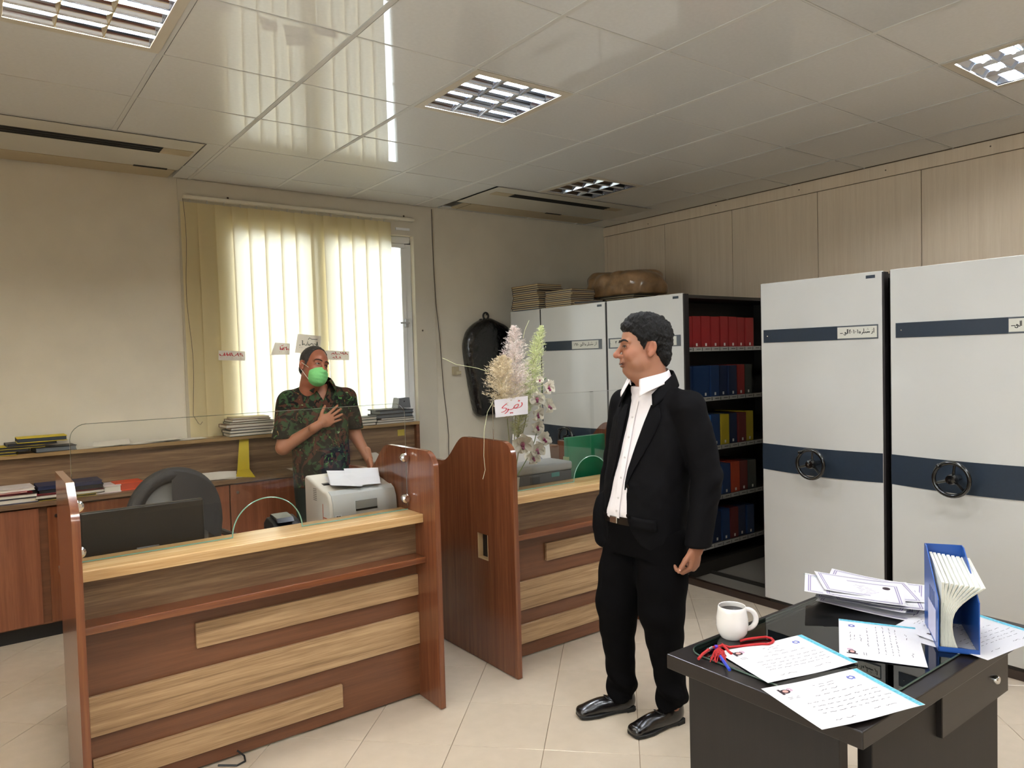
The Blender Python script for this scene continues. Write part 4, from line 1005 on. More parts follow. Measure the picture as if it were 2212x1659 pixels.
def np_mesh(name, P, F, m, parent, col=None):
    me = bpy.data.meshes.new(name); me.vertices.add(len(P)); me.vertices.foreach_set('co', P.astype(np.float32).ravel())
    me.loops.add(F.size); me.loops.foreach_set('vertex_index', F.astype(np.int32).ravel()); me.polygons.add(len(F))
    me.polygons.foreach_set('loop_start', np.arange(0, F.size, 4, dtype=np.int32)); me.update(calc_edges=True); me.validate()
    me.polygons.foreach_set('use_smooth', np.ones(len(me.polygons), bool))
    if col is not None:
        a = me.color_attributes.new('Col', 'FLOAT_COLOR', 'POINT'); c = np.ones((len(me.vertices), 4), np.float32); c[:, :3] = col[:len(me.vertices)]; a.data.foreach_set('color', c.ravel())
    return link(name, me, m, parent)
def attrmat(name, rough=.5, sss=.0, bump=.0, bscale=300, spec=.4):
    m = bpy.data.materials.new(name); m.use_nodes = True; nt = m.node_tree; b = nt.nodes['Principled BSDF']
    a = nt.nodes.new('ShaderNodeVertexColor'); a.layer_name = 'Col'; nt.links.new(a.outputs[0], b.inputs['Base Color'])
    b.inputs['Roughness'].default_value = rough; b.inputs['Specular IOR Level'].default_value = spec
    if sss: b.inputs['Subsurface Weight'].default_value = sss; b.inputs['Subsurface Radius'].default_value = (.01, .004, .002); b.inputs['Subsurface Scale'].default_value = .5
    if bump:
        tc = nt.nodes.new('ShaderNodeTexCoord'); n2 = nt.nodes.new('ShaderNodeTexNoise'); n2.inputs['Scale'].default_value = bscale; nt.links.new(tc.outputs['Object'], n2.inputs['Vector'])
        bp = nt.nodes.new('ShaderNodeBump'); bp.inputs['Strength'].default_value = bump; bp.inputs['Distance'].default_value = .002; nt.links.new(n2.outputs[0], bp.inputs['Height']); nt.links.new(bp.outputs[0], b.inputs['Normal'])
    return m
M_skin = attrmat('skin', .48, .12, .15, 400)
def gauss(P, c, r): return np.exp(-(((P-np.array(c))/np.array(r))**2).sum(1))
def np_noise(P, s, o=0.):
    x, y, z = P[:, 0]*s+o, P[:, 1]*s+o*1.7, P[:, 2]*s-o*.6
    return (np.sin(x*1.3+1.9*np.sin(y*.9+z*.4))+np.sin(y*1.7+1.3*np.sin(z*1.1+x*.5))+np.sin(z*1.5+1.7*np.sin(x*.8+y*.6)))/3
def rot3(rx=0, ry=0, rz=0):
    cx, sx, cy, sy, cz, sz = math.cos(rx), math.sin(rx), math.cos(ry), math.sin(ry), math.cos(rz), math.sin(rz)
    X = np.array([[1, 0, 0], [0, cx, -sx], [0, sx, cx]]); Y = np.array([[cy, 0, sy], [0, 1, 0], [-sy, 0, cy]]); Z = np.array([[cz, -sz, 0], [sz, cz, 0], [0, 0, 1]])
    return Z @ X @ Y
def head_field(f, plump=1., smile=0., nose=1., squint=0.):
    """origin between the ears, +y forward, +z up"""
    f.ell((0, -.014, .052), (.078, .100, .090), .01)
    f.ell((0, .030, -.022), (.066*plump, .068, .092), .03)
    f.ell((0, .034, -.072), (.057*plump, .054, .044), .02)
    f.ell((0, .080, -.094), (.021, .018, .017), .02)
    f.ell((0, .062, .052), (.052, .036, .040), .02)                       # forehead
    for s in (-1, 1):
        f.ell((s*.040, .062, -.020), (.026*plump, .028, .024), .02)        # cheek
        f.ell((s*.048*plump, .030, -.062), (.022, .036, .030), .02)        # jowl
        f.cone((s*.012, .097, .031), (s*.046, .080, .031), .011, .009, .012)  # brow
    f.ell((0, .032, -.110), (.048*plump, .048, .032*plump), .02); f.ell((0, -.012, -.118), (.055*plump, .050, .036*plump), .03)           # under the chin
    for s in (-1, 1): f.ell((s*.032, .1035, .010), (.020, .016, .012), .008, cut=True)
    f.cone((0, .098, .018), (0, .1185*1.0+.004*nose, -.022), .0085, .0125, .012)
    f.ell((0, .1185+.006*nose, -.0275), (.0150, .0145, .0125), .008)
    for s in (-1, 1):
        f.ell((s*.0145, .1085, -.0315), (.0085, .0125, .0085), .006)
        f.ell((s*.0075, .1165, -.0415), (.0042, .006, .004), .003, cut=True)
    f.ell((0, .098, -.052), (.022, .012, .014), .012)                      # muzzle
    f.ell((0, .1035, -.0615), (.023+.005*smile, .0075, .0052), .005)
    f.ell((0, .1005, -.0735), (.020+.004*smile, .0085, .0065), .005)
    f.ell((0, .110, -.0672), (.026+.006*smile, .010, .0017), .003, cut=True)
    if smile:
        for s in (-1, 1):
            f.ell((s*.043, .072, -.032), (.020, .022, .020), .015)
    for s in (-1, 1):                                                      # lids round the eye
        f.cone((s*.017, .0935, .0185-.0025*squint), (s*.046, .0835, .0165-.0025*squint), .0055+.0008*squint, .005+.0008*squint, .006)
        f.cone((s*.017, .0925, .0025+.0018*squint), (s*.046, .0830, .0035+.0018*squint), .0058+.0006*squint, .005+.0006*squint, .006)
    for s in (-1, 1):                                                      # ears
        R = rot3(.18, 0, s*.38)
        f.ell((s*.083, -.014, .000), (.0085, .0195, .0335), .007, R)
        f.ell((s*.089, -.009, .004), (.006, .0105, .0195), .005, R, cut=True)
        f.ell((s*.080, .002, -.004), (.006, .006, .010), .005)
        f.ell((s*.081, -.006, -.028), (.0065, .009, .010), .006)
def skin_cols(P, base, red=.0, stubble=.0):
    b = np.array(lin(base)); c = np.tile(b, (len(P), 1))
    r = gauss(P, (0, .125, -.028), (.02, .02, .02))+.6*(gauss(P, (.045, .075, -.02), (.03, .03, .025))+gauss(P, (-.045, .075, -.02), (.03, .03, .025)))+.7*(gauss(P, (.085, -.012, 0), (.02, .03, .04))+gauss(P, (-.085, -.012, 0), (.02, .03, .04)))
    r = np.clip(r, 0, 1)[:, None]*red
    c = c*(1-r)+np.array(lin('a8543f'))*r
    l = np.clip(gauss(P, (0, .104, -.0675), (.028, .02, .0095))*1.1, 0, 1)[:, None]*.75
    c = c*(1-l)+np.array(lin('7d3f38'))*l
    s = np.clip(gauss(P, (0, .06, -.085), (.06, .07, .035))*1.2, 0, 1)[:, None]*stubble
    c = c*(1-s)+np.array(lin('5b4235'))*s
    e = (gauss(P, (.031, .094, .010), (.020, .02, .012))+gauss(P, (-.031, .094, .010), (.020, .02, .012)))[:, None]*.5
    c = c*(1-np.clip(e, 0, 1))+np.array(lin('4a281e'))*np.clip(e, 0, 1)
    return c
def hand_parts(f, w, d, n, t, curl, thumb, sc=1.0, spread=.0, curls=None):
    """w wrist, d direction of the fingers, n back-of-hand normal, t towards the thumb; curl = bend per joint (rad)"""
    w, d, n, t = [np.array(a, float) for a in (w, d, n, t)]; d /= np.linalg.norm(d); n -= d*(n@d); n /= np.linalg.norm(n); t = t-d*(t@d)-n*(t@n); t /= np.linalg.norm(t)
    pl = .085*sc
    R = np.stack([t, n, d], 1)
    f.ell(w+d*pl*.55, (.042*sc, .0155*sc, .052*sc), .008, R)
    f.cone(w-d*.06, w+d*.012, .029*sc, .026*sc, .015)
    f.ell(w+d*pl*.35+t*.026*sc-n*.006, (.018*sc, .015*sc, .032*sc), .01, R)
    spec = [(.030, .042, .026, .021, .0092), (.0105, .047, .029, .022, .0096), (-.0095, .044, .027, .021, .0092), (-.028, .034, .021, .018, .0082)]
    for i, (off, l1, l2, l3, r) in enumerate(spec):
        p = w+d*(pl*(.98-.05*abs(i-1)))+t*off*sc; dd = d+t*off*spread*20; dd /= np.linalg.norm(dd); a = 0
        cl = curls[i] if curls else curl
        f.cone(p-dd*.022*sc, p, r*1.05*sc, r*1.05*sc, .006)
        for L, c_, rr in ((l1, cl, r), (l2, cl*1.15, r*.93), (l3, cl*.8, r*.85)):
            a += c_; v = dd*math.cos(a)-n*math.sin(a); q = p+v*L*sc; f.cone(p, q, rr*sc, rr*.92*sc, .0022); p = q
    p = w+d*.022*sc+t*.030*sc-n*.006; a1, a2 = thumb
    v = d*math.cos(a1)+t*math.sin(a1)-n*.25; v /= np.linalg.norm(v); q = p+v*.040*sc; f.cone(p, q, .0125*sc, .0108*sc, .008)
    v2 = d*math.cos(a2)+t*math.sin(a2)-n*.25; v2 /= np.linalg.norm(v2); q2 = q+v2*.030*sc; f.cone(q, q2, .0105*sc, .0095*sc, .003)
    q3 = q2+v2*.022*sc; f.cone(q2, q3, .0095*sc, .0075*sc, .003)
    return q3, v2
def join_blocks(bl):
    P = []; F = []; n = 0
    for p, f_ in bl: P.append(p); F.append(f_+n); n += len(p)
    return np.concatenate(P), np.concatenate(F)
def face_parts(R, o, parent, HP, iris='2a1710', gaze=(0, 1, 0), brow='15100d', thick=1., mouth=False):
    """eyes, lash lines and eyebrows in the head frame R,o -> person frame; HP = head vertices, to sit on the skin"""
    T = lambda p: tuple(np.array(R) @ np.array(p)+np.array(o)); g = np.array(gaze, float); g /= np.linalg.norm(g)
    def sy(x, z, r=.0035):
        m = (np.abs(HP[:, 0]-x) < r) & (np.abs(HP[:, 2]-z) < r) & (HP[:, 1] > 0); return HP[m, 1].max() if m.any() else .08
    if mouth:
        mp_ = [(x, -.0672+.0075*(abs(x)/.032)**2) for x in np.linspace(-.034, .034, 15)]
        MB().tube([T((x, sy(x, z, .003)-.0002, z)) for x, z in mp_], [.0006+.0012*math.sin(PI*i/14) for i in range(15)], 6).build('mouth_line', mat('mouth_dark', '4a1d1a', .7), parent, smooth=True, local=True)
    for s in (-1, 1):
        c = np.array((s*.0315, .0835, .0105)); e = MB().ell(T(c), .0118, 16, 12).build('eye', mat('eye_white', '9a8c82', .35, spec=.3), parent, smooth=True, local=True)
        MB().ell(T(c+g*.0072), .0062, 12, 8).build('iris', mat('iris_'+iris, iris, .15), e, smooth=True, local=True)
        ls_ = [(s*x, z) for x, z in ((.0165, .0085), (.022, .0125), (.031, .0142), (.040, .0125), (.0475, .0085))]
        MB().tube([T((x, sy(x, z, .0022)+.0002, z)) for x, z in ls_], [.0008, .0016, .0019, .0018, .001], 6).build('eyelash', mat('lash_dark', '120b09', .8), parent, smooth=True, local=True)
        b = MB(); pts = [(s*.011, .031), (s*.022, .036), (s*.034, .0385), (s*.046, .0365), (s*.057, .030)]
        b.tube([T((x, sy(x, z)+.0005, z)) for x, z in pts], [.0038*thick, .0048*thick, .0046*thick, .0038*thick, .002*thick], 8); b.build('eyebrow', mat('brow_'+brow, brow, .8, bump=.6, bscale=900), parent, smooth=True, local=True)
def surf(st, x, z, e=2.3):
    st = np.array(st, float); q = [np.interp(z, st[:, 0], st[:, i]) for i in range(1, 5)]
    a = min(.999, abs(x-q[0])/q[2]); return q[1]+q[3]*(1-a**e)**(1/e)
def shoe(parent, heel, toe, side):
    h, t = Vector((*heel, 0)), Vector((*toe, 0)); d = t-h; L = d.length; ang = math.atan2(-d.x, d.y)
    M = Matrix.Translation(h) @ Matrix.Rotation(ang, 4, 'Z')
    out = [(-.030, .012), (-.033, .05), (-.030, .10), (-.036, .15), (-.045, .20), (-.044, .25), (-.036, .282), (-.024, .290), (.024, .290), (.036, .282), (.043, .25), (.042, .20), (.035, .15), (.029, .10), (.033, .05), (.030, .012), (.018, 0), (-.018, 0)]
    k = L/.29; out = [(x, y*k) for x, y in out]
    r = empty('tmp', (0, 0, 0)); bpy.data.objects.remove(r)
    up = Field((-.07, -.03, -.01), (.07, L+.03, .14), .0035)
    up.ell((0, .06*k, .045), (.034, .062, .058), .02); up.ell((0, .16*k, .035), (.038, .09, .040), .03); up.ell((0, .235*k, .028), (.040, .058, .026), .02)
    up.cone((0, .05, .05), (0, .045, .12), .036, .040, .02)
    up.cone((-.022, .272*k, .022), (.022, .272*k, .022), .016, .016, .015)
    up.cut(lambda x, y, z: z-.014+0*x+0*y, (-.07, -.03, -.05), (.07, L+.03, .014), .003)
    P, F = up.mesh(); P = relax(P, F, 1)
    P = np.array([tuple(M @ Vector(p)) for p in P]); o = np_mesh('shoe', P, F, M_leather, parent)
    MB().prism([(x*1.05, y*1.004) for x, y in out], .004, .018, 'Z', M=M).build('sole', mat('black_rubber_sole', '0d0c0b', .6), o, local=True, bevel=.002)
    MB().prism([(x*1.03, y) for x, y in out if y < .085*k], 0, .006, 'Z', M=M).build('heel', mat('black_rubber_sole', '0d0c0b', .6), o, local=True)
    MB().tube([tuple(M @ Vector(p)) for p in ((-.030, .125*k, .062), (-.016, .15*k, .0755), (0, .155*k, .0785), (.016, .15*k, .0755), (.030, .125*k, .062))], .0022, 6).build('seam', mat('black_seam', '0a0909', .5), o, smooth=True, local=True)
    return o
M_leather = mat('black_leather', '131010', .22, coat=.35, coatr=.2, bump=.08, bscale=250)
# ------------------------------------------------------------------ man in the dark suit
M1 = empty('person', (2.34, 2.22, 0), PI/2, 'person in open black suit and white shirt standing between counter and desk', 'person')
ST = [(.735, 0, -.035, .183, .150), (.90, 0, -.022, .186, .163), (1.05, 0, -.04, .192, .160), (1.20, 0, -.068, .200, .147), (1.32, -.005, -.085, .203, .130), (1.395, -.01, -.09, .175, .105), (1.44, -.01, -.085, .105, .082), (1.475, -.008, -.078, .070, .070)]
H1o = np.array((-.005, -.038, 1.624)); H1R = rot3(.02, 0, math.radians(-35)) @ rot3(0, .03, 0)
hf = Field((-.12, -.15, -.24), (.12, .16, .17), .0024); head_field(hf, 1.12, smile=1., nose=1.1, squint=1.)
hf.cone((0, -.022, -.06), (0, -.032, -.15), .064, .064, .03); hf.cone((0, -.032, -.15), (0, -.050, -.23), .062, .046, .02)
hP, hF = hf.mesh(); hP = relax(hP, hF, 1, .4); c_head = skin_cols(hP, '996a52', .5, .25)
hP2 = hP @ H1R.T+H1o
# left hand, loosely closed at his side
wl = np.array((-.262, -.048, .800)); fl = Field(wl-np.array((.11, .13, .17)), wl+np.array((.11, .13, .10)), .0024)
q3, v2 = hand_parts(fl, wl, (.06, .18, -1), (-1, -.25, -.05), (.1, 1, .1), 1.0, (.62, .35), 1.04, curls=[.80, .92, 1.0, 1.05])
lP, lF = fl.mesh(); lP = relax(lP, lF, 1, .4)
# body under the clothes (coarse), right hand goes into the pocket
bf = Field((-.36, -.28, .02), (.36, .26, 1.50), .009)
bf.loft([(z, a, b, c-.03, d-.03) for z, a, b, c, d in ST], .02)
bf.ell((0, -.03, .86), (.15, .12, .13), .03)
for s, hip, kn, an in ((1, (.09, -.02, .84), (.112, .055, .47), (.112, .035, .07)), (-1, (-.09, -.025, .84), (-.115, .0, .47), (-.112, -.05, .07))):
    bf.cone(hip, kn, .075, .055, .03); bf.cone(kn, an, .052, .04, .02)
for sh, el, wr in (((-.205, -.075, 1.37), (-.27, -.11, 1.08), (-.262, -.048, .80)), ((.185, -.105, 1.37), (.265, -.08, 1.0), (.20, -.01, .90))):
    bf.cone(sh, el, .052, .042, .03); bf.cone(el, wr, .042, .03, .02)
bf.ell((.16, .02, .84), (.03, .03, .05), .03)
bP, bF = bf.mesh()
P, F = join_blocks([(hP2, hF), (lP, lF), (bP, bF)])
col = np.concatenate([c_head, np.tile(np.array(lin('94634b')), (len(lP), 1)), np.tile(np.array(lin('94634b')), (len(bP), 1))])
body1 = np_mesh('body', P, F, M_skin, M1, col)
face_parts(H1R, H1o, M1, hP, gaze=(-.1, 1, 0), mouth=True)
nl = MB(); nl.ell(tuple(q3-v2*.004+np.array((-.004, 0, .004))), (.005, .006, .006), 8, 6); nl.build('thumbnail', mat('nail_pink', 'd3a596', .3), M1, smooth=True, local=True)
# hair
hr = Field((-.13, -.16, -.12), (.13, .17, .20), .003)
hr.ell((0, -.016, .056), (.088, .109, .102), .01); hr.ell((0, .066, .098), (.054, .036, .030), .02); hr.ell((0, .02, .125), (.06, .06, .035), .02); hr.ell((0, -.07, -.02), (.066, .045, .065), .02)
for s in (-1, 1): hr.cone((s*.078, .016, .04), (s*.0775, .018, -.012), .011, .006, .012)
gy = np.array([-.14, -.095, -.06, -.035, -.02, .005, .022, .036, .048, .066, .085, .12, .16]); gz = np.array([-.088, -.085, -.062, -.022, .026, .028, -.012, .006, .046, .066, .070, .068, .066])
hr.cut(lambda x, y, z: (z-np.interp(y, gy, gz))*.75+0*x, (-.13, -.16, -.12), (.13, .17, .11), .008)
P, F = hr.mesh(); P = relax(P, F, 1)
N = np.array((0, -.015, .04)); d = P-N; d /= np.linalg.norm(d, axis=1)[:, None]
P = P+d*(.0045*np_noise(P, 95)+.003*np_noise(P, 210, 3))[:, None]
np_mesh('hair', P @ H1R.T+H1o, F, mat('black_hair', '0a0807', .55, var=.1, vscale=160, spec=.25, bump=.7, bscale=330, stretch=(1, 1, .35)), M1)
# shirt
M_shirt = mat('white_shirt_cotton', 'e9e2e4', .75, bump=.1, bscale=60)
sf = Field((-.26, -.27, .86), (.26, .20, 1.52), .005)
SS = [(.895, .008, -.018, .172, .150), (.93, .006, -.02, .176, .154), (1.05, 0, -.04, .181, .150), (1.20, 0, -.068, .188, .136), (1.32, -.005, -.085, .192, .119), (1.395, -.01, -.088, .165, .096), (1.425, -.01, -.080, .100, .082), (1.462, -.008, -.066, .084, .080)]
sf.loft(SS, .01)
P, F = sf.mesh(); fold = .0035*np_noise(P*np.array((1, 1, .55)), 38)*(np.clip((1.36-P[:, 2])/.2, 0, 1)); P[:, 1] += fold*(P[:, 1] > -.05)
shirt1 = np_mesh('shirt', relax(P, F, 2), F, M_shirt, M1)
pk = MB(); zs = np.linspace(.905, 1.40, 26)
pk.grid(lambda a, b: (.006+(a-.5)*.03+.012*(1.4-(.905+.495*b))*1.2, surf(SS, .006+(a-.5)*.03, .905+.495*b)+.0045, .905+.495*b), 2, 25); pk.build('placket', M_shirt, shirt1, smooth=True, local=True)
for z in (1.33, 1.245, 1.16, 1.075, .99, .935):
    xx = .006+.014*(1.4-z); MB().lathe([(.0005, 0), (.005, 0), (.005, .002), (.0005, .002)], 10, M=Matrix.Translation((xx, surf(SS, xx, z)+.005, z)) @ Matrix.Rotation(-PI/2, 4, 'X')).build('button', mat('shirt_button', 'd6d0d0', .3), shirt1, local=True)
def leaf(s):
    m = MB()
    def fn(a, b):
        th = PI/2-s*(.30+2.84*a); f1 = (1-a)
        zt = 1.488+.052*a**.85; cx, cy = -.006, -.058; rt = .075+.006*f1
        ro = rt+.012+.010*f1**2; zo = zt-.036-.016*f1**2
        if b < .25: q = b/.25; r_, z_ = rt+.004*q, zt-.02+.02*q+.004*math.sin(q*PI/2)
        else: q = (b-.25)/.75; r_, z_ = rt+.004+(ro-rt)*q, zt+.004+(zo-zt)*q
        tip = f1**4*max(0, (b-.25)/.75)
        return (cx+r_*math.cos(th)*1.04+s*.022*tip, cy+r_*math.sin(th)*1.08+.010*tip, z_-.020*tip)
    m.grid(fn, 22, 8); o = m.build('collar', M_shirt, shirt1, smooth=True, local=True)
    md = o.modifiers.new('thick', 'SOLIDIFY'); md.thickness = .002
leaf(1); leaf(-1)
# trousers and belt
M_wool = mat('black_suit_wool', '0a090b', .8, var=.15, vscale=300, bump=.1, bscale=500, spec=.1)
M_trs = mat('black_trouser_wool', '070607', .9, spec=.08, bump=.1, bscale=500)
tf = Field((-.25, -.25, .04), (.26, .24, .95), .0055)
tf.loft([(.74, 0, -.022, .168, .138), (.84, .004, -.022, .172, .148), (.905, .008, -.018, .170, .148), (.925, .008, -.018, .168, .146)], .02)
LEG = {1: [(.09, -.018, .80, .108), (.100, .02, .64, .106), (.106, .050, .50, .096), (.110, .050, .39, .078), (.112, .045, .30, .068), (.112, .032, .16, .064), (.113, .028, .075, .063)],
       -1: [(-.09, -.025, .80, .110), (-.101, -.012, .64, .107), (-.108, .002, .50, .097), (-.112, -.008, .39, .078), (-.113, -.022, .30, .068), (-.112, -.045, .16, .064), (-.113, -.05, .078, .063)]}
for s, L in LEG.items():
    for a, b in zip(L, L[1:]): tf.cone(a[:3], b[:3], a[3], b[3], .02)
tf.cut(lambda x, y, z: z-.075+0*x+0*y+.02*np.sin(y*20), (-.25, -.25, 0), (.26, .24, .075), .003)
P, F = tf.mesh(); w = np.clip((.26-P[:, 2])/.16, 0, 1)
ctr = np.stack([np.where(P[:, 0] > 0, .112, -.112), np.where(P[:, 0] > 0, .03, -.045)], 1); dd = P[:, :2]-ctr; dd /= np.maximum(np.linalg.norm(dd, axis=1), 1e-4)[:, None]
am = (.010*w*np.sin(P[:, 2]*58+2.2*np.arctan2(dd[:, 1], dd[:, 0]))+.003*np_noise(P, 30)); P[:, :2] += dd*am[:, None]
np_mesh('trousers', relax(P, F, 1), F, M_trs, M1)
def band(st, z0, z1, off, n=48):
    m = MB(); st = np.array(st)
    def fn(a, b):
        z = z0+(z1-z0)*b; q = [np.interp(z, st[:, 0], st[:, i]) for i in range(1, 5)]; t = 2*PI*a; c, s_ = math.cos(t), math.sin(t)
        return (q[0]+(q[2]+off)*math.copysign(abs(c)**(2/2.3), c), q[1]+(q[3]+off)*math.copysign(abs(s_)**(2/2.3), s_), z)
    m.grid(fn, n, 2, close=True); return m
TB = [(.84, .004, -.022, .172, .148), (.93, .008, -.018, .170, .148)]
belt = band(TB, .878, .912, .006).build('belt', mat('black_belt', '120f0d', .3, coat=.3), M1, smooth=True, local=True)
yb = surf(TB, .03, .895); MB().box(.012, .056, yb+.006, yb+.012, .880, .911).build('buckle', M_chrome, belt, local=True, bevel=.003)
# jacket
jf = Field((-.37, -.28, .70), (.36, .20, 1.52), .0048)
jf.loft(ST, .01)
for s, sh in ((-1, (-.205, -.075, 1.378)), (1, (.187, -.105, 1.378))): jf.cone((s*.06-.006, -.088, 1.432), sh, .040, .060, .04)
for sh, el, wr, r in (((-.212, -.076, 1.37), (-.272, -.112, 1.085), (-.264, -.052, .812), (.074, .064, .052)), ((.192, -.106, 1.37), (.262, -.085, 1.0), (.190, .025, .852), (.07, .058, .050))):
    jf.cone(sh, el, r[0], r[1], .022); jf.cone(el, wr, r[1], r[2], .014)
jf.ell((.178, .050, .860), (.050, .062, .125), .02); jf.cone((.19, .02, .85), (.165, .07, .775), .05, .035, .02)
jf.cut(lambda x, y, z: np.abs(z-.775)-.026+0*x+0*y+((x+.264)**2+(y+.052)**2 > .1**2)*1., (-.36, -.15, .74), (-.18, .05, .80), .002)
zz = [.70, .745, .77, .80, .85, .921, .99, 1.06, 1.111, 1.21, 1.331, 1.40, 1.44, 1.52]
xL = [-.24, -.19, -.135, -.090, -.058, -.040, -.032, -.028, -.030, -.050, -.078, -.090, -.075, -.07]
xR = [.135, .12, .108, .098, .090, .085, .070, .060, .050, .042, .034, .040, .060, .07]
jf.cut(lambda x, y, z: np.maximum(np.maximum(np.interp(z, zz, xL)-x, x-np.interp(z, zz, xR)), -.05-y), (-.25, -.05, .69), (.16, .2, 1.53), .004)
jf.cut(lambda x, y, z: np.sqrt((x+.007)**2+(y+.072)**2)-.062+0*z, (-.08, -.15, 1.30), (.08, .0, 1.53), .004)
P, F = jf.mesh(); fo = .0045*np_noise(P*np.array((1, 1, .7)), 26)+.002*np_noise(P, 60, 2)
arm = np.clip((np.abs(P[:, 0])-.19)/.04, 0, 1); fo = fo+arm*.004*np.sin(P[:, 2]*75+P[:, 1]*40)*np.clip(1-np.abs(P[:, 2]-1.06)/.16, 0, 1)
nr = P[:, :2]-np.array((0, -.06)); nr /= np.maximum(np.linalg.norm(nr, axis=1), 1e-4)[:, None]; P[:, :2] += nr*fo[:, None]
jacket = np_mesh('jacket', relax(P, F, 2), F, M_wool, M1)
def lapel(edge, s, wid, zlo, zhi):
    m = MB()
    def fn(a, b):
        z = zlo+(zhi-zlo)*b; x0_ = np.interp(z, zz, edge); w = wid*math.sin(min(1, b*1.25)*PI/2)**1.0*(1 if b < .86 else 1-.5*(b-.86)/.14)
        x = x0_+s*(.002+w*a); return (x, surf(ST, x, z)+.0085-.003*a*a, z)
    m.grid(fn, 6, 24); o = m.build('lapel', M_wool, jacket, smooth=True, local=True); md = o.modifiers.new('thick', 'SOLIDIFY'); md.thickness = .003; md.offset = 1
lapel(xL, -1, .064, 1.03, 1.385); lapel(xR, 1, .055, 1.06, 1.385)
m = MB()
def fn(a, b):
    th = PI/2-.80-a*(2*PI-1.60); bk_ = abs(2*a-1); f1 = bk_**2.6; cx, cy = -.006, -.068
    zt = 1.530-.100*f1; r_ = .090+.012*bk_+.016*b+.012*b*bk_; return (cx+r_*math.cos(th)*1.06, cy+r_*math.sin(th)*1.10, zt-.058*b+.005*math.sin(PI*b))
m.grid(fn, 40, 6); o = m.build('collar', M_wool, jacket, smooth=True, local=True); md = o.modifiers.new('thick', 'SOLIDIFY'); md.thickness = .004
for z in (1.045, .925):
    x_ = np.interp(z, zz, xL)-.016; MB().lathe([(.0005, 0), (.0085, 0), (.0085, .003), (.0005, .003)], 12, M=Matrix.Translation((x_, surf(ST, x_, z)+.006, z)) @ Matrix.Rotation(-PI/2, 4, 'X')).build('button', mat('suit_button', '0b0b0c', .2), jacket, local=True)
fl_ = MB(); fl_.grid(lambda a, b: (-.075-.085*a, surf(ST, -.075-.085*a, .90)+.007, .925-.012*a-.05*b), 6, 3); o = fl_.build('pocket_flap', M_wool, jacket, smooth=True, local=True); md = o.modifiers.new('thick', 'SOLIDIFY'); md.thickness = .003
shoe(M1, (.088, -.02), (.186, .232), 1); shoe(M1, (-.120, -.103), (-.082, .172), -1)
# ------------------------------------------------------------------ clerk in camouflage shirt with green mask
M2 = empty('person', (1.905, 4.75, 0), PI, 'person in dark camouflage shirt and green face mask, hand on chest, behind counter', 'person')
H2o = np.array((.043, .035, 1.574)); H2R = rot3(0, 0, math.radians(12)) @ rot3(.06, math.radians(-16), 0)
hf = Field((-.12, -.15, -.24), (.12, .16, .17), .0026); head_field(hf, 1.0, nose=1., squint=.4)
hf.cone((0, -.022, -.06), (-.012, -.035, -.16), .058, .056, .03); hf.cone((-.012, -.035, -.16), (-.02, -.05, -.23), .055, .045, .02)
hP, hF = hf.mesh(); hP = relax(hP, hF, 1, .4); c_head = skin_cols(hP, '9c6048', .45, .3); hP2 = hP @ H2R.T+H2o
wr = np.array((.065, .178, 1.205)); fr_ = Field(wr-np.array((.30, .09, .10)), wr+np.array((.10, .10, .18)), .0026)
q3, v2 = hand_parts(fr_, wr, (-1, -.12, .42), (.05, 1, .15), (.3, .05, 1), .10, (.75, .55), 1.05, spread=.35, curls=[.10, .12, .13, .16])
rP, rF = fr_.mesh(); rP = relax(rP, rF, 1, .4)
w2_ = np.array((-.315, .075, .925)); fl = Field(w2_-np.array((.10, .14, .17)), w2_+np.array((.10, .14, .09)), .003)
hand_parts(fl, w2_, (-.08, .35, -1), (-1, .0, .1), (0, 1, .3), .45, (.5, .3), 1.03); lP, lF = fl.mesh()
ST2 = [(.78, 0, .0, .185, .150), (.92, 0, .01, .188, .158), (1.05, 0, .005, .190, .150), (1.20, 0, -.012, .198, .138), (1.32, 0, -.020, .200, .124), (1.392, 0, -.022, .168, .102), (1.435, 0, -.014, .102, .082), (1.478, 0, -.004, .078, .074)]
bf = Field((-.38, -.2, .02), (.34, .26, 1.46), .007)
bf.loft([(z, a, b, c-.03, d-.03) for z, a, b, c, d in ST2], .02); bf.ell((0, 0, .84), (.15, .12, .13), .03)
for s in (-1, 1): bf.cone((s*.09, 0, .84), (s*.10, .02, .47), .075, .055, .03); bf.cone((s*.10, .02, .47), (s*.10, -.01, .07), .052, .04, .02)
for sh, el, w_ in (((.205, -.02, 1.355), (.268, .03, 1.055), tuple(wr)), ((-.205, -.02, 1.355), (-.262, -.03, 1.10), tuple(w2_))):
    bf.cone(sh, el, .052, .044, .03); bf.cone(el, w_, .046, .030, .02)
bP, bF = bf.mesh(); bP = relax(bP, bF, 1)
P, F = join_blocks([(hP2, hF), (rP, rF), (lP, lF), (bP, bF)]); ac = np.array(lin('a36d51'))
col = np.concatenate([c_head] + [np.tile(ac, (len(q), 1)) for q in (rP, lP, bP)])
np_mesh('body', P, F, M_skin, M2, col)
face_parts(H2R, H2o, M2, hP, gaze=(-.35, 1, .15), brow='2c211b', thick=.9)
hr = Field((-.13, -.16, -.12), (.13, .13, .18), .003)
hr.ell((0, -.016, .054), (.0835, .104, .094), .01); hr.ell((0, -.07, -.01), (.062, .042, .055), .02)
for s in (-1, 1): hr.cone((s*.076, .016, .05), (s*.076, .018, -.005), .010, .006, .012)
gy = np.array([-.14, -.095, -.06, -.035, -.02, .005, .022, .034, .044, .052, .066, .12]); gz = np.array([-.075, -.072, -.052, -.015, .026, .028, -.006, .02, .075, .112, .135, .15])
hr.cut(lambda x, y, z: (z-np.interp(y, gy, gz))*.75+0*x, (-.13, -.16, -.12), (.13, .14, .16), .008)
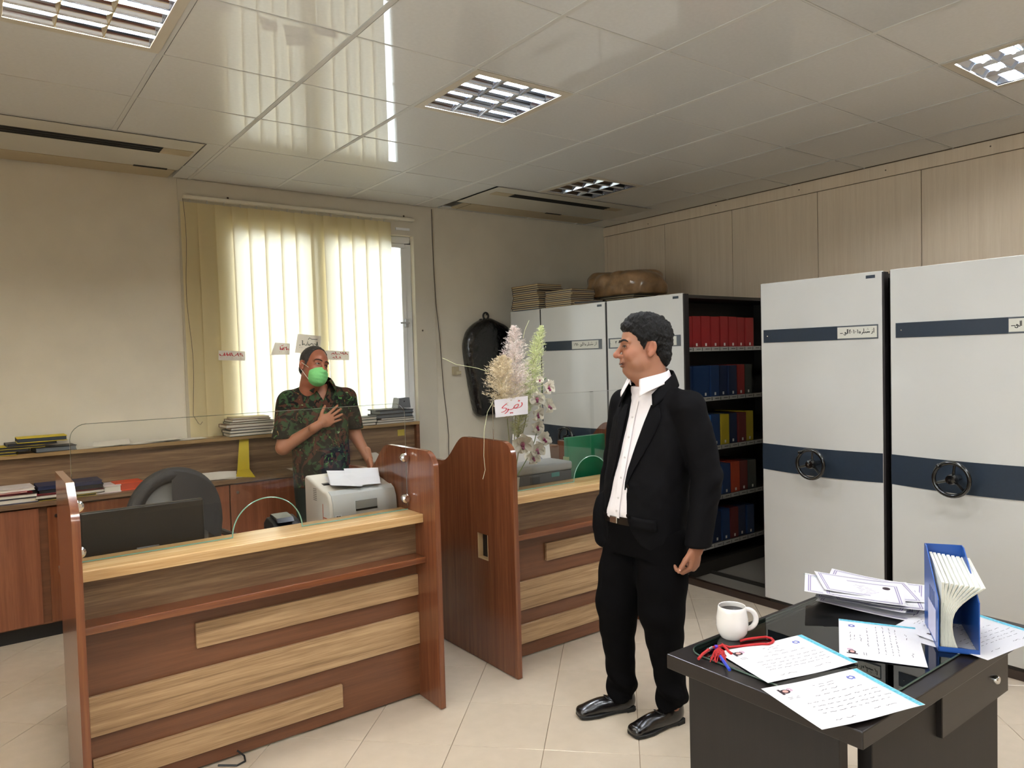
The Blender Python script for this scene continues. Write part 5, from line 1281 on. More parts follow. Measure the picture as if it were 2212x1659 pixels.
P, F = hr.mesh(); P = relax(P, F, 1); d = P-np.array((0, -.015, .04)); d /= np.linalg.norm(d, axis=1)[:, None]; P = P+d*(.0018*np_noise(P, 210))[:, None]
np_mesh('hair', P @ H2R.T+H2o, F, mat('grey_brown_hair', '2f2823', .6, var=.5, vscale=220, bump=.7, bscale=420, stretch=(1, 1, .3)), M2)
# mask with ear loops
mf = Field((-.10, -.01, -.15), (.10, .16, .02), .0028)
mf.ell((0, .060, -.062), (.068, .076, .068), .01); mf.cone((0, .10, -.012), (0, .122, -.034), .017, .018, .02); mf.ell((0, .075, -.10), (.045, .045, .03), .02)
mf.cut(lambda x, y, z: np.maximum(y-.040-.9*np.maximum(0, np.abs(x)-.045)+0*z, -1.)+0*z, (-.10, -.02, -.16), (.10, .05, .03), .003)
mf.cut(lambda x, y, z: -(z+.006+.30*np.abs(x))*.9+0*y, (-.10, -.02, -.05), (.10, .16, .03), .004)
P, F = mf.mesh(); P[:, 1] += .0010*np.sin(P[:, 2]*260)*np.clip((P[:, 1]-.06)/.03, 0, 1)
P = relax(P, F, 1)
mask = np_mesh('face_mask', P @ H2R.T+H2o, F, mat('green_mask_fabric', '7ac87a', .75, bump=.3, bscale=90), M2)
for s in (-1, 1):
    for z0_, z1_ in ((-.028, .012), (-.100, -.030)):
        pts = [(s*.062, .062, z0_), (s*.078, .03, (z0_+z1_)/2), (s*.086, -.012, z1_)]
        MB().tube([tuple(np.array(H2R) @ np.array(p)+H2o) for p in pts], .0016, 6).build('ear_loop', mat('white_elastic', 'd8e6d6', .7), mask, smooth=True, local=True)
# camouflage shirt
def camo(name):
    m = bpy.data.materials.new(name); m.use_nodes = True; nt = m.node_tree; b = nt.nodes['Principled BSDF']; b.inputs['Roughness'].default_value = .85; b.inputs['Specular IOR Level'].default_value = .2
    tc = nt.nodes.new('ShaderNodeTexCoord'); cur = None
    def layer(col, scale, thr, seed, dist=1.5, stretch=(1, 1, 1)):
        nonlocal cur
        mp = nt.nodes.new('ShaderNodeMapping'); mp.inputs['Location'].default_value = (seed, seed*.7, -seed); mp.inputs['Scale'].default_value = stretch; nt.links.new(tc.outputs['Object'], mp.inputs[0])
        n = nt.nodes.new('ShaderNodeTexNoise'); n.inputs['Scale'].default_value = scale; n.inputs['Detail'].default_value = 2; n.inputs['Distortion'].default_value = dist; nt.links.new(mp.outputs[0], n.inputs['Vector'])
        r = nt.nodes.new('ShaderNodeValToRGB'); r.color_ramp.elements[0].position = thr-.015; r.color_ramp.elements[1].position = thr+.015; nt.links.new(n.outputs[0], r.inputs[0])
        mx = nt.nodes.new('ShaderNodeMix'); mx.data_type = 'RGBA'; nt.links.new(r.outputs[0], mx.inputs[0]); mx.inputs[7].default_value = (*lin(col), 1)
        if cur is None: mx.inputs[6].default_value = (*lin('1f1e18'), 1)
        else: nt.links.new(cur, mx.inputs[6])
        cur = mx.outputs[2]
    layer('4a2c20', 11, .52, 2); layer('30452a', 13, .55, 7); layer('121310', 16, .60, 12); layer('4d7a3e', 22, .68, 21); layer('8a6a38', 46, .72, 30, .6, (1, 1, .45)); layer('8fae78', 50, .745, 41, .5, (.5, 1, 1))
    nt.links.new(cur, b.inputs['Base Color']); return m
M_camo = camo('camouflage_cotton')
cf = Field((-.34, -.20, .74), (.34, .22, 1.50), .005); cf.loft(ST2, .01)
for s in (-1, 1):
    cf.cone((s*.06, -.018, 1.422), (s*.20, -.02, 1.362), .040, .058, .04)
    el = (.262, .018, 1.10) if s > 0 else (-.252, -.028, 1.14)
    cf.cone((s*.205, -.02, 1.352), el, .074, .070, .02)
    if s > 0: cf.cut(lambda x, y, z: (x-.0)*0+(-(z-1.105)+.0)*-1+0*y-.012+((x < .20)*1.), (.19, -.12, .98), (.36, .14, 1.12), .002)
    else: cf.cut(lambda x, y, z: z-1.135+0*x+0*y+((x > -.195)*1.), (-.36, -.14, .98), (-.19, .10, 1.15), .002)
cf.cut(lambda x, y, z: np.sqrt(x**2+(y-.005)**2)-.060+0*z, (-.07, -.08, 1.32), (.07, .08, 1.51), .004)
cf.cut(lambda x, y, z: np.maximum(np.abs(x)-(z-1.345)*.5, .02-y), (-.08, .02, 1.31), (.08, .2, 1.51), .003)
P, F = cf.mesh(); P[:, :2] *= (1+.02*np_noise(P, 24))[:, None]
sh2 = np_mesh('shirt', relax(P, F, 2), F, M_camo, M2)
def leaf2(s):
    m = MB()
    def fn(a, b):
        th = PI/2-s*(.55+2.58*a); f1 = 1-a; zt = 1.482+.042*a; rt = .076+.006*f1; ro = rt+.016+.010*f1**2; zo = zt-.040-.020*f1**2; tip = f1**4*b
        r_ = rt+(ro-rt)*b; return (r_*math.cos(th)*1.04+s*.020*tip, -.002+r_*math.sin(th)*1.08+.012*tip, zt+(zo-zt)*b+.006*math.sin(PI*b)-.018*tip)
    m.grid(fn, 20, 6); o = m.build('collar', M_camo, sh2, smooth=True, local=True); md = o.modifiers.new('thick', 'SOLIDIFY'); md.thickness = .003
leaf2(1); leaf2(-1)
tf = Field((-.25, -.2, .03), (.25, .2, .90), .008); tf.loft([(.74, 0, 0, .165, .135), (.88, 0, 0, .165, .14)], .02)
for s in (-1, 1): tf.cone((s*.09, 0, .80), (s*.10, .02, .47), .10, .078, .02); tf.cone((s*.10, .02, .47), (s*.10, 0, .08), .076, .066, .02)
P, F = tf.mesh(); np_mesh('trousers', relax(P, F, 1), F, mat('dark_green_trousers', '1c211b', .85), M2)
shoe(M2, (.10, -.09), (.12, .19), 1); shoe(M2, (-.10, -.09), (-.12, .19), -1)
# ------------------------------------------------------------------ folders, books and papers on the credenza
ZS, ZL = 1.1005, .8285
def folder(name, cx, cy, z, w, d, h, rz, cover, page, label, cat='folder', group=None, edge=None, thick=.12):
    """flat folder or book: two covers, spine and a page block"""
    t = empty(name, (cx, cy, z), rz, label, cat, group); c = max(.0012, h*thick)
    MB().box(-w/2, w/2, -d/2, d/2, 0, c).build('cover', cover, t, local=True); MB().box(-w/2, w/2, -d/2, d/2, h-c, h).build('cover', cover, t, local=True)
    MB().box(-w/2, w/2, d/2-c, d/2, c, h-c).build('spine', edge or cover, t, local=True)
    MB().box(-w/2+.004, w/2-.004, -d/2+.004, d/2-c, c, h-c).build('pages', page, t, local=True); return t
M_yel = mat('yellow_card', 'c9b21e', .6); M_blk = mat('black_cover', '17171a', .5); M_nvy = mat('navy_cover', '1d2444', .5); M_pg = mat('page_block', 'cfc8ba', .8); M_gry = mat('grey_cover', '5c6266', .5); M_brn = mat('brown_cover', '6a4c36', .6); M_rd = mat('red_cover', 'a31f2a', .5); M_grn = mat('green_cover', '2f4a3d', .5)
# fanned yellow and black folders on the rear shelf
fan = [(.10, .0, .018, -.10), (.16, .018, .016, -.05), (.24, .034, .016, .0), (.30, .050, .016, .06), (.355, .066, .03, .02)]
for k, (x, dz, h, rz) in enumerate(fan):
    folder('folder', x, 5.375, ZS+dz, .26, .16, h, rz, M_yel if k % 2 == 0 or k == 4 else M_blk, M_blk if k != 4 else mat('dark_page_block', '2a3038', .7), ['lowest', 'second', 'third', 'fourth', 'thick top'][k]+' yellow-edged folder in the fan on the rear shelf', 'folder', 'yellow-edged folders fanned on the rear shelf', M_blk)
folder('folder', .42, 5.375, ZS, .22, .15, .030, .1, M_blk, M_gry, 'dark folder lying under the fanned yellow folders', 'folder')
# loose papers on the rear shelf
for k, (x, y, w, d, rz, dz) in enumerate([(.62, 5.375, .24, .15, .05, .0), (.74, 5.375, .21, .16, -.1, .004), (.92, 5.375, .26, .16, .06, .002), (1.06, 5.375, .2, .15, -.18, .008), (1.20, 5.375, .24, .14, .1, .002)]):
    c, s_ = math.cos(rz), math.sin(rz)
    tag(MB().grid(lambda a, b: (x+c*(a-.5)*w-s_*(b-.5)*d, y+s_*(a-.5)*w+c*(b-.5)*d, ZS+dz+.001+.012*(k % 2)*(a-.2)**2+.03*(1 if k == 1 else 0)*max(0, b-.3)), 6, 6).build('paper_sheet', mat('offwhite_paper', 'd9d2c6', .75), None, smooth=True), ['flat', 'curled', 'wide flat', 'crooked', 'end'][k]+' white paper sheet on the rear shelf left of the books', 'paper', 'loose papers on the rear shelf')
# pile of books by the window
bz = ZS
for k, (h, m_, w, dx_, rz) in enumerate([(.022, M_grn, .30, -.01, .0), (.02, M_blk, .33, .0, .05), (.018, M_gry, .31, .01, -.04), (.024, M_brn, .34, -.015, .03), (.014, M_grn, .32, .005, -.02), (.018, M_brn, .28, -.005, .06), (.012, mat('beige_cover', 'b3a27a', .6), .26, .0, -.05)]):
    folder('book', 1.62+dx_, 5.375, bz, w, .17, h, rz, m_, M_pg, ['lowest green', 'black', 'grey', 'thick brown', 'thin green', 'brown', 'top beige'][k]+' covered book in the book pile below the blind', 'book', 'books piled below the blind'); bz += h+.0005
bz = ZS
for k, (h, m_, w, dx_, rz) in enumerate([(.016, M_gry, .34, 0, .03), (.018, M_blk, .33, .01, -.03), (.012, M_gry, .30, .02, .05), (.030, M_blk, .33, .0, .0), (.028, M_blk, .31, .015, .03), (.008, M_blk, .27, -.03, -.06)]):
    folder('folder', 2.76+dx_, 5.375, bz, w, .16, h, rz, m_, M_pg if k < 3 else M_gry, ['lowest grey', 'low black', 'thin grey', 'thick black', 'upper black', 'thin top black'][k]+' folder in the pile at the window end of the rear shelf', 'folder', 'folders piled at the window end'); bz += h+.0005
bx = empty('steel_box', (2.86, 5.375, bz), .1, 'small grey steel box standing on the black folders by the window', 'box')
MB().prism([(-.065, 0), (.065, 0), (.055, .085), (-.045, .085)], -.045, .045, 'Y').build('body', mat('grey_steel', '777a7e', .35, metal=.3), bx, local=True, bevel=.003); MB().ell((0, -.047, .055), (.006, .003, .006), 8, 6).build('keyhole', M_black, bx, local=True)
bz = ZS
for k, (h, m_) in enumerate([(.02, M_blk), (.024, M_grn), (.02, M_blk)]):
    folder('folder', 2.42+.01*k, 5.375, bz, .34, .16, h, .03*(k-1), m_, M_pg, ['lower black', 'middle green', 'upper black'][k]+' folder lying behind the clerk on the rear shelf', 'folder', 'folders behind the clerk'); bz += h+.0005
# lower ledge
def pile(x, items, label, y=5.235, d=.20):
    z = ZL
    for k, (h, m_, w, dx_, rz, nm, pg) in enumerate(items):
        folder('folder', x+dx_, y, z, w, d, h, rz, m_, pg, nm+' '+label, 'folder'); z += h+.0005
pile(.13, [(.03, M_nvy, .36, 0, .02, 'lowest navy folder', M_pg), (.022, M_blk, .34, .01, -.03, 'black folder over the navy one', M_pg), (.008, M_rd, .30, .0, .04, 'thin red folder', M_blk), (.008, M_rd, .31, -.02, -.05, 'upper red folder', M_pg), (.018, mat('white_cover', 'd9d0cc', .5), .30, .01, .08, 'white folder on top', M_pg)], 'in the low ledge pile over the first door')
pile(.475, [(.012, M_yel, .34, -.03, -.03, 'thin yellow folder', M_blk), (.02, M_blk, .36, .0, .02, 'black folder', M_pg), (.008, M_rd, .35, .0, .03, 'thin red folder', M_blk), (.022, M_blk, .34, .01, -.02, 'upper black folder', M_blk), (.022, M_nvy, .34, .0, .03, 'navy folder on top', M_nvy)], 'in the low ledge pile beside the counter end')
folder('notepad', onz(232, 1062, ZL+.03).x+.012, 5.225, ZL, .165, .16, .045, .03, mat('pink_white', 'd8cac8', .6), M_pg, 'thick white pad lying on the low ledge behind the counter glass', 'notepad')
folder('folder', onz(283, 1058, ZL+.03).x+.02, 5.24, ZL, .16, .14, .05, .05, mat('orange_card', 'd0461a', .55), mat('orange_page', 'b53c18', .6), 'bright orange folder on the low ledge behind the office chair', 'folder')
for k, (x, y, w, d, rz, lf) in enumerate([(1.36, 5.22, .22, .16, -.3, .05), (1.44, 5.23, .24, .16, .1, .0), (1.98, 5.22, .25, .17, -.05, .0), (2.55, 5.24, .18, .15, .4, .07)]):
    c, s_ = math.cos(rz), math.sin(rz)
    tag(MB().grid(lambda a, b: (x+c*(a-.5)*w-s_*(b-.5)*d, y+s_*(a-.5)*w+c*(b-.5)*d, ZL+.001+lf*max(0, b-.35)+.004*math.sin(3*a+k)**2), 6, 6).build('paper_sheet', mat('offwhite_paper', 'd9d2c6', .75), None, smooth=True), ['turned-up white sheet on the low ledge right of the office chair', 'flat white sheet on the low ledge right of the office chair', 'white sheet on the low ledge beside the clerk', 'crumpled white sheet on the low ledge near the window end'][k], 'paper')
# tall yellow card bent against the riser board
yc = [ony(520, 948, 5.325), ony(536, 946, 5.325), ony(552, 1022, 5.21), ony(556, 1030, 5.16)]
a_, b_ = ony(517, 948, 5.33), ony(537, 946, 5.33); c_, d_ = onz(552, 1031, ZL+.001), onz(510, 1030, ZL+.001)
def fn(u, v):
    top = a_*(1-u)+b_*u; mid = Vector((d_.x+.03+.085*u, 5.27, ZL+.035)); bot = d_*(1-u)+c_*u
    return (top*(1-v/.7)+mid*(v/.7)) if v < .7 else (mid*((1-v)/.3)+bot*((v-.7)/.3))
tag(MB().grid(fn, 4, 10).build('yellow_card', M_yel, None, smooth=True), 'tall yellow card bent against the riser board behind the counter', 'card')
tag(MB().box(2.80, 2.86, 5.336, 5.3395, .99, 1.04).build('sticky_note', mat('sticky_yellow', 'b3a03a', .7)), 'small yellow sticky note on the riser board near the window end', 'sticky note')

# ------------------------------------------------------------------ notes pinned on the blind
M_note = translucent('note_paper', 'e8e2dd', .25); M_redpen = mat('red_marker', 'c2353c', .7); M_gpen = mat('dark_marker', '2c3c38', .7)
def fa(line, x, y, h, s):
    rl.seed(s); out = []; 
    for w in range(line):
        n = rl.randint(4, 6); st = [(x, y+h*.3)]
        for k in range(n): x -= rl.uniform(.012, .02)*h/.03; st.append((x, y+h*rl.choice((-.15, 0, .1, .75, .35))))
        out.append(st); out.append([(x+.012, y+h*rl.choice((-.4, 1.0)))]); x -= .012*h/.03
    return out
def note(c, label, lines, pen, tear=False, scale=1.):
    pts = [ony(px, py, Y1-.068) for px, py in c]; t = empty('pinned_note', (pts[0]+pts[2])/2, 0, label, 'note')
    A, B, C_, D_ = pts
    def P(u, v, dz=0): p = (D_*(1-u)+C_*u)*(1-v)+(A*(1-u)+B*u)*v; return Vector((p.x, p.y-dz-.006*math.sin(u*5), p.z))
    MB().grid(lambda a, b: P(a, b), 8, 4).build('sheet', M_note, t, smooth=True)
    if lines: strokes_p(lines, lambda u, v: P(u, v, .0015), .03*scale, 'handwriting', pen, t)['kind'] = 'stuff'
    return t
def wordline(x1, x0, y, h, seed, dots=True):
    """connected handwriting from right to left in sheet units"""
    rl.seed(seed); out = []; x = x1
    while x > x0:
        st = [(x, y)]; L = rl.uniform(.10, .22)
        k = 0
        while x > x0 and L > 0:
            dx_ = rl.uniform(.018, .035); x -= dx_; L -= dx_; k += 1; st.append((x, y+h*(0, .55, .05, 1.0, .1, .4)[rl.randint(0, 5)]))
        out.append(st)
        if dots: out.append([(x+.03, y-h*.5), (x+.045, y-h*.5)])
        x -= .02
    return out
note([(472, 757), (530, 759), (530, 779), (472, 778)], 'white note with one line of red handwriting beside the torn note', wordline(.93, .05, .45, .35, 3), M_redpen, scale=1.3)
note([(594, 740), (627, 742), (626, 766), (585, 767)], 'torn white note with short red handwriting between two others', wordline(.95, .4, .4, .3, 8)+[[(.42, .8), (.5, .75), (.56, .85)]], M_redpen, scale=1.5)
note([(643, 721), (694, 726), (692, 765), (637, 762)], 'large grey note with dark handwriting behind the clerk', wordline(.9, .12, .42, .25, 12)+[[(.85, .80), (.6, .78), (.5, .84), (.45, .74)]], M_gpen, scale=1.0)
note([(703, 757), (755, 759), (755, 778), (702, 777)], 'white note with two lines of red handwriting right behind the clerk', wordline(.93, .25, .60, .28, 21)+wordline(.65, .3, .18, .28, 22), M_redpen, scale=1.2)

# ------------------------------------------------------------------ black garment bag on the wall
gb = empty('garment_bag', (3.78, Y1-.02, 1.10), 0, 'shiny black garment bag hanging on the wall from a hook', 'garment bag')
out = [(1003, 752), (1008, 722), (1020, 703), (1035, 692), (1047, 688), (1060, 688), (1076, 696), (1090, 703), (1096, 716), (1097, 770), (1092, 840), (1078, 890), (1060, 897), (1032, 899), (1022, 870), (1013, 820)]
poly = []
for px, py in out: w = ony(px, py, Y1-.05); poly.append((w.x, w.z))
cx0 = sum(p[0] for p in poly)/len(poly); cz0 = sum(p[1] for p in poly)/len(poly)
gm = MB(); rings = []; N_ = len(poly)*4
pl = []
for i in range(len(poly)):
    a, b, c, d = poly[i-1], poly[i], poly[(i+1) % len(poly)], poly[(i+2) % len(poly)]
    for t_ in (0, .25, .5, .75): pl.append(tuple(.5*((2*b[q])+(c[q]-a[q])*t_+(2*a[q]-5*b[q]+4*c[q]-d[q])*t_*t_+(3*b[q]-a[q]-3*c[q]+d[q])*t_**3) for q in (0, 1)))
for s_, y_ in ((.98, Y1-.006), (1., Y1-.03), (1., Y1-.06), (.97, Y1-.085), (.90, Y1-.10), (.75, Y1-.108), (.5, Y1-.112), (.2, Y1-.113)):
    rings.append([(cx0+(p[0]-cx0)*s_, y_+.008*noise.noise(Vector((p[0]*14*s_, p[1]*9*s_, 3)))*(1 if s_ < .99 else 0), cz0+(p[1]-cz0)*s_) for p in pl])
gm.loft(rings); gm.build('bag', mat('black_shiny_vinyl', '0c0b0c', .16, bump=1., bscale=26, coat=.5, coatr=.1), gb, smooth=True, angle=70)
ht = ony(1048, 684, Y1-.03)
MB().tube([(ht.x+.028*math.cos(a), Y1-.04, ht.z+.005+.03*math.sin(a)) for a in [k*2*PI/16 for k in range(16)]], .009, 8, closed=True).build('hanger_loop', M_black, gb, smooth=True)
MB().box(ht.x-.075, ht.x+.075, Y1-.06, Y1-.03, ht.z-.055, ht.z-.02).build('hanger_cap', M_black, gb, bevel=.012, bseg=2, smooth=True)
MB().cyl((ht.x, Y1, ht.z+.012), (ht.x, Y1-.06, ht.z+.018), .007, 10).build('hook', M_chrome, gb)

# ------------------------------------------------------------------ ledgers and parcel on top of the shelving
z = ZT+.001; cl = [mat('ledger_blue_grey', '4a4c58', .6), mat('ledger_brown', '4e3a2e', .6), mat('ledger_grey', '5c554f', .6), mat('ledger_tan', '7a5a36', .6)]
for k in range(12):
    h = .0175; folder('ledger', 4.075+random.uniform(-.006, .006), 5.07+random.uniform(-.01, .01), z, .27, .37+random.uniform(-.02, .02), h, random.uniform(-.02, .02), cl[k % 4], mat('ledger_pages', 'c9b78c', .8, var=.1, vscale=300, stretch=(.02, .02, 1)), f'large hardbound ledger, {ORD[k]} from below in the tall pile above the narrow unit', 'ledger', 'ledgers piled above the narrow unit', thick=.3); z += h+.0004
z = ZT+.001
for k in range(9):
    h = .015; folder('ledger', 4.10+random.uniform(-.006, .006), 4.66+random.uniform(-.01, .01), z, .26, .34, h, random.uniform(-.02, .02), cl[(k+1) % 4], mat('ledger_pages', 'c9b78c', .8), f'hardbound ledger, {ORD[k]} from below in the lower pile beside the tall one', 'ledger', 'ledgers in the lower pile', thick=.3); z += h+.0004
z = ZT+.001
for k in range(5):
    h = .016; folder('ledger', 4.55, 4.42+random.uniform(-.01, .01), z, .27, .40, h, random.uniform(-.03, .03), cl[(k+2) % 4], mat('ledger_pages', 'c9b78c', .8), f'hardbound ledger, {ORD[k]} from below under the wrapped brown parcel', 'ledger', 'ledgers under the parcel', thick=.3); z += h+.0004
pf = Field((4.2, 3.95, z-.03), (4.95, 5.0, z+.30), .012); pf.loft([(z-.02, 4.56, 4.45, .20, .36), (z+.08, 4.56, 4.45, .215, .38), (z+.17, 4.56, 4.46, .20, .35), (z+.205, 4.56, 4.47, .15, .28)], .03, e=3.2); pf.ell((4.55, 4.70, z+.17), (.14, .12, .055), .05)
pf.cut(lambda x, y, zz_: zz_-z-.0+0*x+0*y, (4.2, 4.0, z-.1), (4.95, 4.95, z), .004)
P_, F_ = pf.mesh(); P_ = P_+.014*np.stack([np_noise(P_, 22, 1), np_noise(P_, 24, 5), .6*np_noise(P_, 26, 9)], 1); P_[:, 2] = np.maximum(P_[:, 2], z+.0005)
pa = empty('parcel', (4.58, 4.42, z), 0, 'bulky brown parcel wrapped in clear plastic on the shelving tops', 'parcel')
np_mesh('wrapping', (relax(P_, F_, 1)-np.array((4.58, 4.42, z))), F_, mat('brown_plastic_wrap', '8a6a48', .3, var=.4, vscale=9, bump=.5, bscale=30, coat=.5), pa)
of = folder('folder', 4.06, 4.33, ZT+.001, .24, .24, .02, .5, mat('tan_card', '8b6b40', .6), M_blk, 'tan card folder lying loose on the shelving top before the parcel', 'folder')

# ------------------------------------------------------------------ second counter: flowers, calendar, machine, green folder
ZC2 = .889
cu = empty('flower_cup', (2.345, 3.152, ZC2), 0, 'white cup with purple flower print holding the pampas grass', 'cup')
MB().lathe([(.001, 0), (.022, 0), (.024, .003), (.030, .062), (.0315, .064), (.030, .065), (.028, .062), (.022, .006), (.001, .006)], 24, c=(2.345, 3.152, ZC2)).build('cup', mat('cup_white', 'd8d4cc', .3), cu, smooth=True, angle=60)
for k in range(4):
    a = PI*(1.1+.3*k); M_ = Matrix.Translation((2.345+.0272*math.cos(a), 3.152+.0272*math.sin(a), ZC2+.026)) @ Matrix.Rotation(a, 4, 'Z'); MB().ell((0, 0, 0), (.0015, .009, .013), 10, 8, M=None).build('flower_print', mat('purple_print', '6d2a4a', .5), cu, smooth=True).matrix_basis = wmat(cu).inverted() @ M_
base = Vector((2.345, 3.152, ZC2+.05))
def plume(tip, ctr, bot, wid, col, col2, label, seed, n=2600):
    rr_ = random.Random(seed); t = empty('pampas_grass', base, 0, label, 'pampas grass', 'pampas grass plumes')
    tip, ctr, bot = Vector(tip), Vector(ctr), Vector(bot)
    MB().tube([base, base*.6+bot*.4+Vector((.0, .01, 0)), bot, ctr, tip], [.0028, .0028, .0025, .002, .001], 6).build('stem', mat('straw_stem', '8a8a5a', .7), t, smooth=True)
    mb = MB(); m2 = MB()
    def axis(f): return bot.lerp(ctr, f*2) if f < .5 else ctr.lerp(tip, f*2-1)
    nb = n//14
    for k in range(nb):                                 # side branches, each a tuft of fine fibres
        f = rr_.random()**1.15; p = axis(f); prof = min(1, f/.2)**.6*(1-f)**.62*1.2
        L = wid*prof*rr_.uniform(.55, 1.12)+.004; a = rr_.uniform(0, 2*PI); o_ = Vector((math.cos(a), math.sin(a), 0)); lift = rr_.uniform(.45, 1.0)
        q1 = p+o_*L*.5+Vector((0, 0, L*.55*lift)); q2 = p+o_*L+Vector((0, 0, L*lift*.75)); tgt = mb if rr_.random() < .62 else m2
        for h in range(14):
            u = rr_.uniform(.12, 1.0); b0 = p*(1-u)**2+q1*2*u*(1-u)+q2*u*u
            dirv = (o_*.6+Vector((rr_.uniform(-1, 1), rr_.uniform(-1, 1), rr_.uniform(-.35, 1.0)))).normalized(); e_ = b0+dirv*rr_.uniform(.010, .026)*(.45+.55*min(1, prof))
            sd = dirv.cross(Vector((rr_.uniform(-1, 1), rr_.uniform(-1, 1), rr_.uniform(-1, 1)))).normalized()*.0012
            tgt._a([b0-sd, b0+sd, e_], [(0, 1, 2)])
        sd = o_.cross(Vector((0, 0, 1)))*.0008; tgt._a([p-sd, p+sd, q1+sd, q1-sd, q2], [(0, 1, 2, 3), (3, 2, 4)])
    mb.build('plume', translucent('plume_'+col, col, .2), t)['kind'] = 'stuff'; m2.build('plume', translucent('plume_'+col2, col2, .2), t)['kind'] = 'stuff'
Yp = 3.19
plume(ony(1110, 705, Yp), ony(1112, 790, Yp), ony(1114, 880, Yp), .105, 'fff6f2', 'f0e2dc', 'tall pinkish white pampas plume rising between the other two', 1, 9000)
plume(ony(1086, 770, Yp-.03), ony(1082, 820, Yp-.03), ony(1096, 905, Yp-.03), .105, 'f4e8d0', 'dccba8', 'beige pampas plume leaning towards the garment bag', 2, 9000)
plume(ony(1170, 705, Yp+.02), ony(1153, 785, Yp+.02), ony(1138, 895, Yp+.02), .072, 'eef2c8', 'd2dca4', 'greenish pampas plume leaning towards the shelving', 3, 8000)
plume(ony(1128, 820, Yp+.03), ony(1126, 870, Yp+.03), ony(1118, 945, Yp+.03), .055, 'c6c790', 'a6a878', 'short olive pampas plume low in the arrangement', 4, 4500)
# orchid spray
orc = empty('orchid_spray', base, 0, 'artificial white and pink orchid spray in the flower cup', 'orchid')
M_pet = translucent('orchid_petal', 'ece6d8', .25); M_pink = mat('orchid_pink', 'c77d92', .6); M_mag = mat('orchid_lip', '8a2a5a', .5)
fls = [(1181, 836, 0), (1160, 861, 1), (1181, 879, 2), (1157, 893, 3), (1158, 921, 4), (1127, 957, 5), (1172, 950, 6), (1157, 971, 7), (1166, 822, 8), (1150, 990, 9)]
st_ = [base] + [ony(x, y, 3.20) for x, y in ((1128, 1010), (1150, 970), (1163, 920), (1168, 870), (1172, 825), (1180, 816))]
MB().tube(st_, .0025, 6).build('stem', mat('green_stem', '5d7a3a', .6), orc, smooth=True)
def petal_mesh(w, l, cup):
    m = MB()
    def fn(u, v):
        a = (u-.5)*2; wv = w*math.sin(PI*min(1, v*.92+.06))**.6; return (a*wv, -.012*cup*(a*a)+.010*cup*(v-.4)**2*0-.010*cup*math.sin(PI*v), l*v)
    m.grid(fn, 6, 8); return m
pm = petal_mesh(.021, .033, 1.).mesh('petal'); pm.materials.append(M_pet); pm.polygons.foreach_set('use_smooth', [True]*len(pm.polygons))
pc = MB().grid(lambda u, v: ((u-.5)*.014*(1-v*.6), -.0125+.004*math.sin(PI*v), .018*v), 4, 4).mesh('petal_blush'); pc.materials.append(M_pink)
lm = MB(); lm.ell((0, -.010, -.004), (.006, .009, .007), 10, 8); lm.ell((0, -.018, -.010), (.005, .006, .005), 8, 6); lpm = lm.mesh('lip'); lpm.materials.append(M_mag); lpm.polygons.foreach_set('use_smooth', [True]*len(lpm.polygons))
for k, (px, py, sd) in enumerate(fls):
    w = ony(px, py, 3.165); rr_ = random.Random(sd+20); fs = (1.35, 1.3, 1.4, 1.4, 1.25, 1.75, 1.35, 1.45, .7, 1.2)[k]
    fe = bpy.data.objects.new('flower', None); COL.objects.link(fe); fe.empty_display_size = .02; fe.parent = orc
    fe.matrix_basis = Matrix.Translation(w-base) @ Matrix.Rotation(rr_.uniform(-.5, .7)-.3, 4, 'Z') @ Matrix.Rotation(rr_.uniform(-.35, .35), 4, 'X') @ Matrix.Scale(fs, 4)
    for q in range(5):
        o = bpy.data.objects.new('petal', pm); COL.objects.link(o); o.parent = fe; o.rotation_euler = (0, (0, 1.2, -1.2, 2.4, -2.4)[q], 0); o.scale = ((1, 1.25, 1.25, .85, .85)[q], 1, (1, 1.05, 1.05, .95, .95)[q]); o.location = (0, -.003*(q in (1, 2)), 0)
        if q in (0, 1, 2):
            o2 = bpy.data.objects.new('petal_blush', pc); COL.objects.link(o2); o2.parent = fe; o2.rotation_euler = o.rotation_euler
    o = bpy.data.objects.new('lip', lpm); COL.objects.link(o); o.parent = fe
# loose grass blades
for k, (pts, lab) in enumerate([([(955, 773, 3.25), (985, 787, 3.2), (1030, 795, 3.18), (1056, 803, 3.17)], 'pale dry grass blade arching towards the wall cable'), ([(1065, 868, 3.08), (1053, 890, 3.06), (1046, 930, 3.05), (1045, 985, 3.04), (1048, 1015, 3.03), (1043, 1035, 3.02)], 'pale dry grass blade hanging down past the counter side panel'), ([(1130, 730, 3.19), (1134, 712, 3.2), (1143, 692, 3.2)], 'short dry grass blade sticking up between the plumes'), ([(1125, 830, 3.1), (1140, 827, 3.09), (1157, 838, 3.08), (1178, 862, 3.08)], 'pale dry grass blade curling over the orchid flowers')]):
    tag(MB().tube([ony(*p) for p in pts], .0014, 5).build('grass_blade', mat('dry_grass', 'c3c49a', .6), None, smooth=True), lab, 'grass blade')
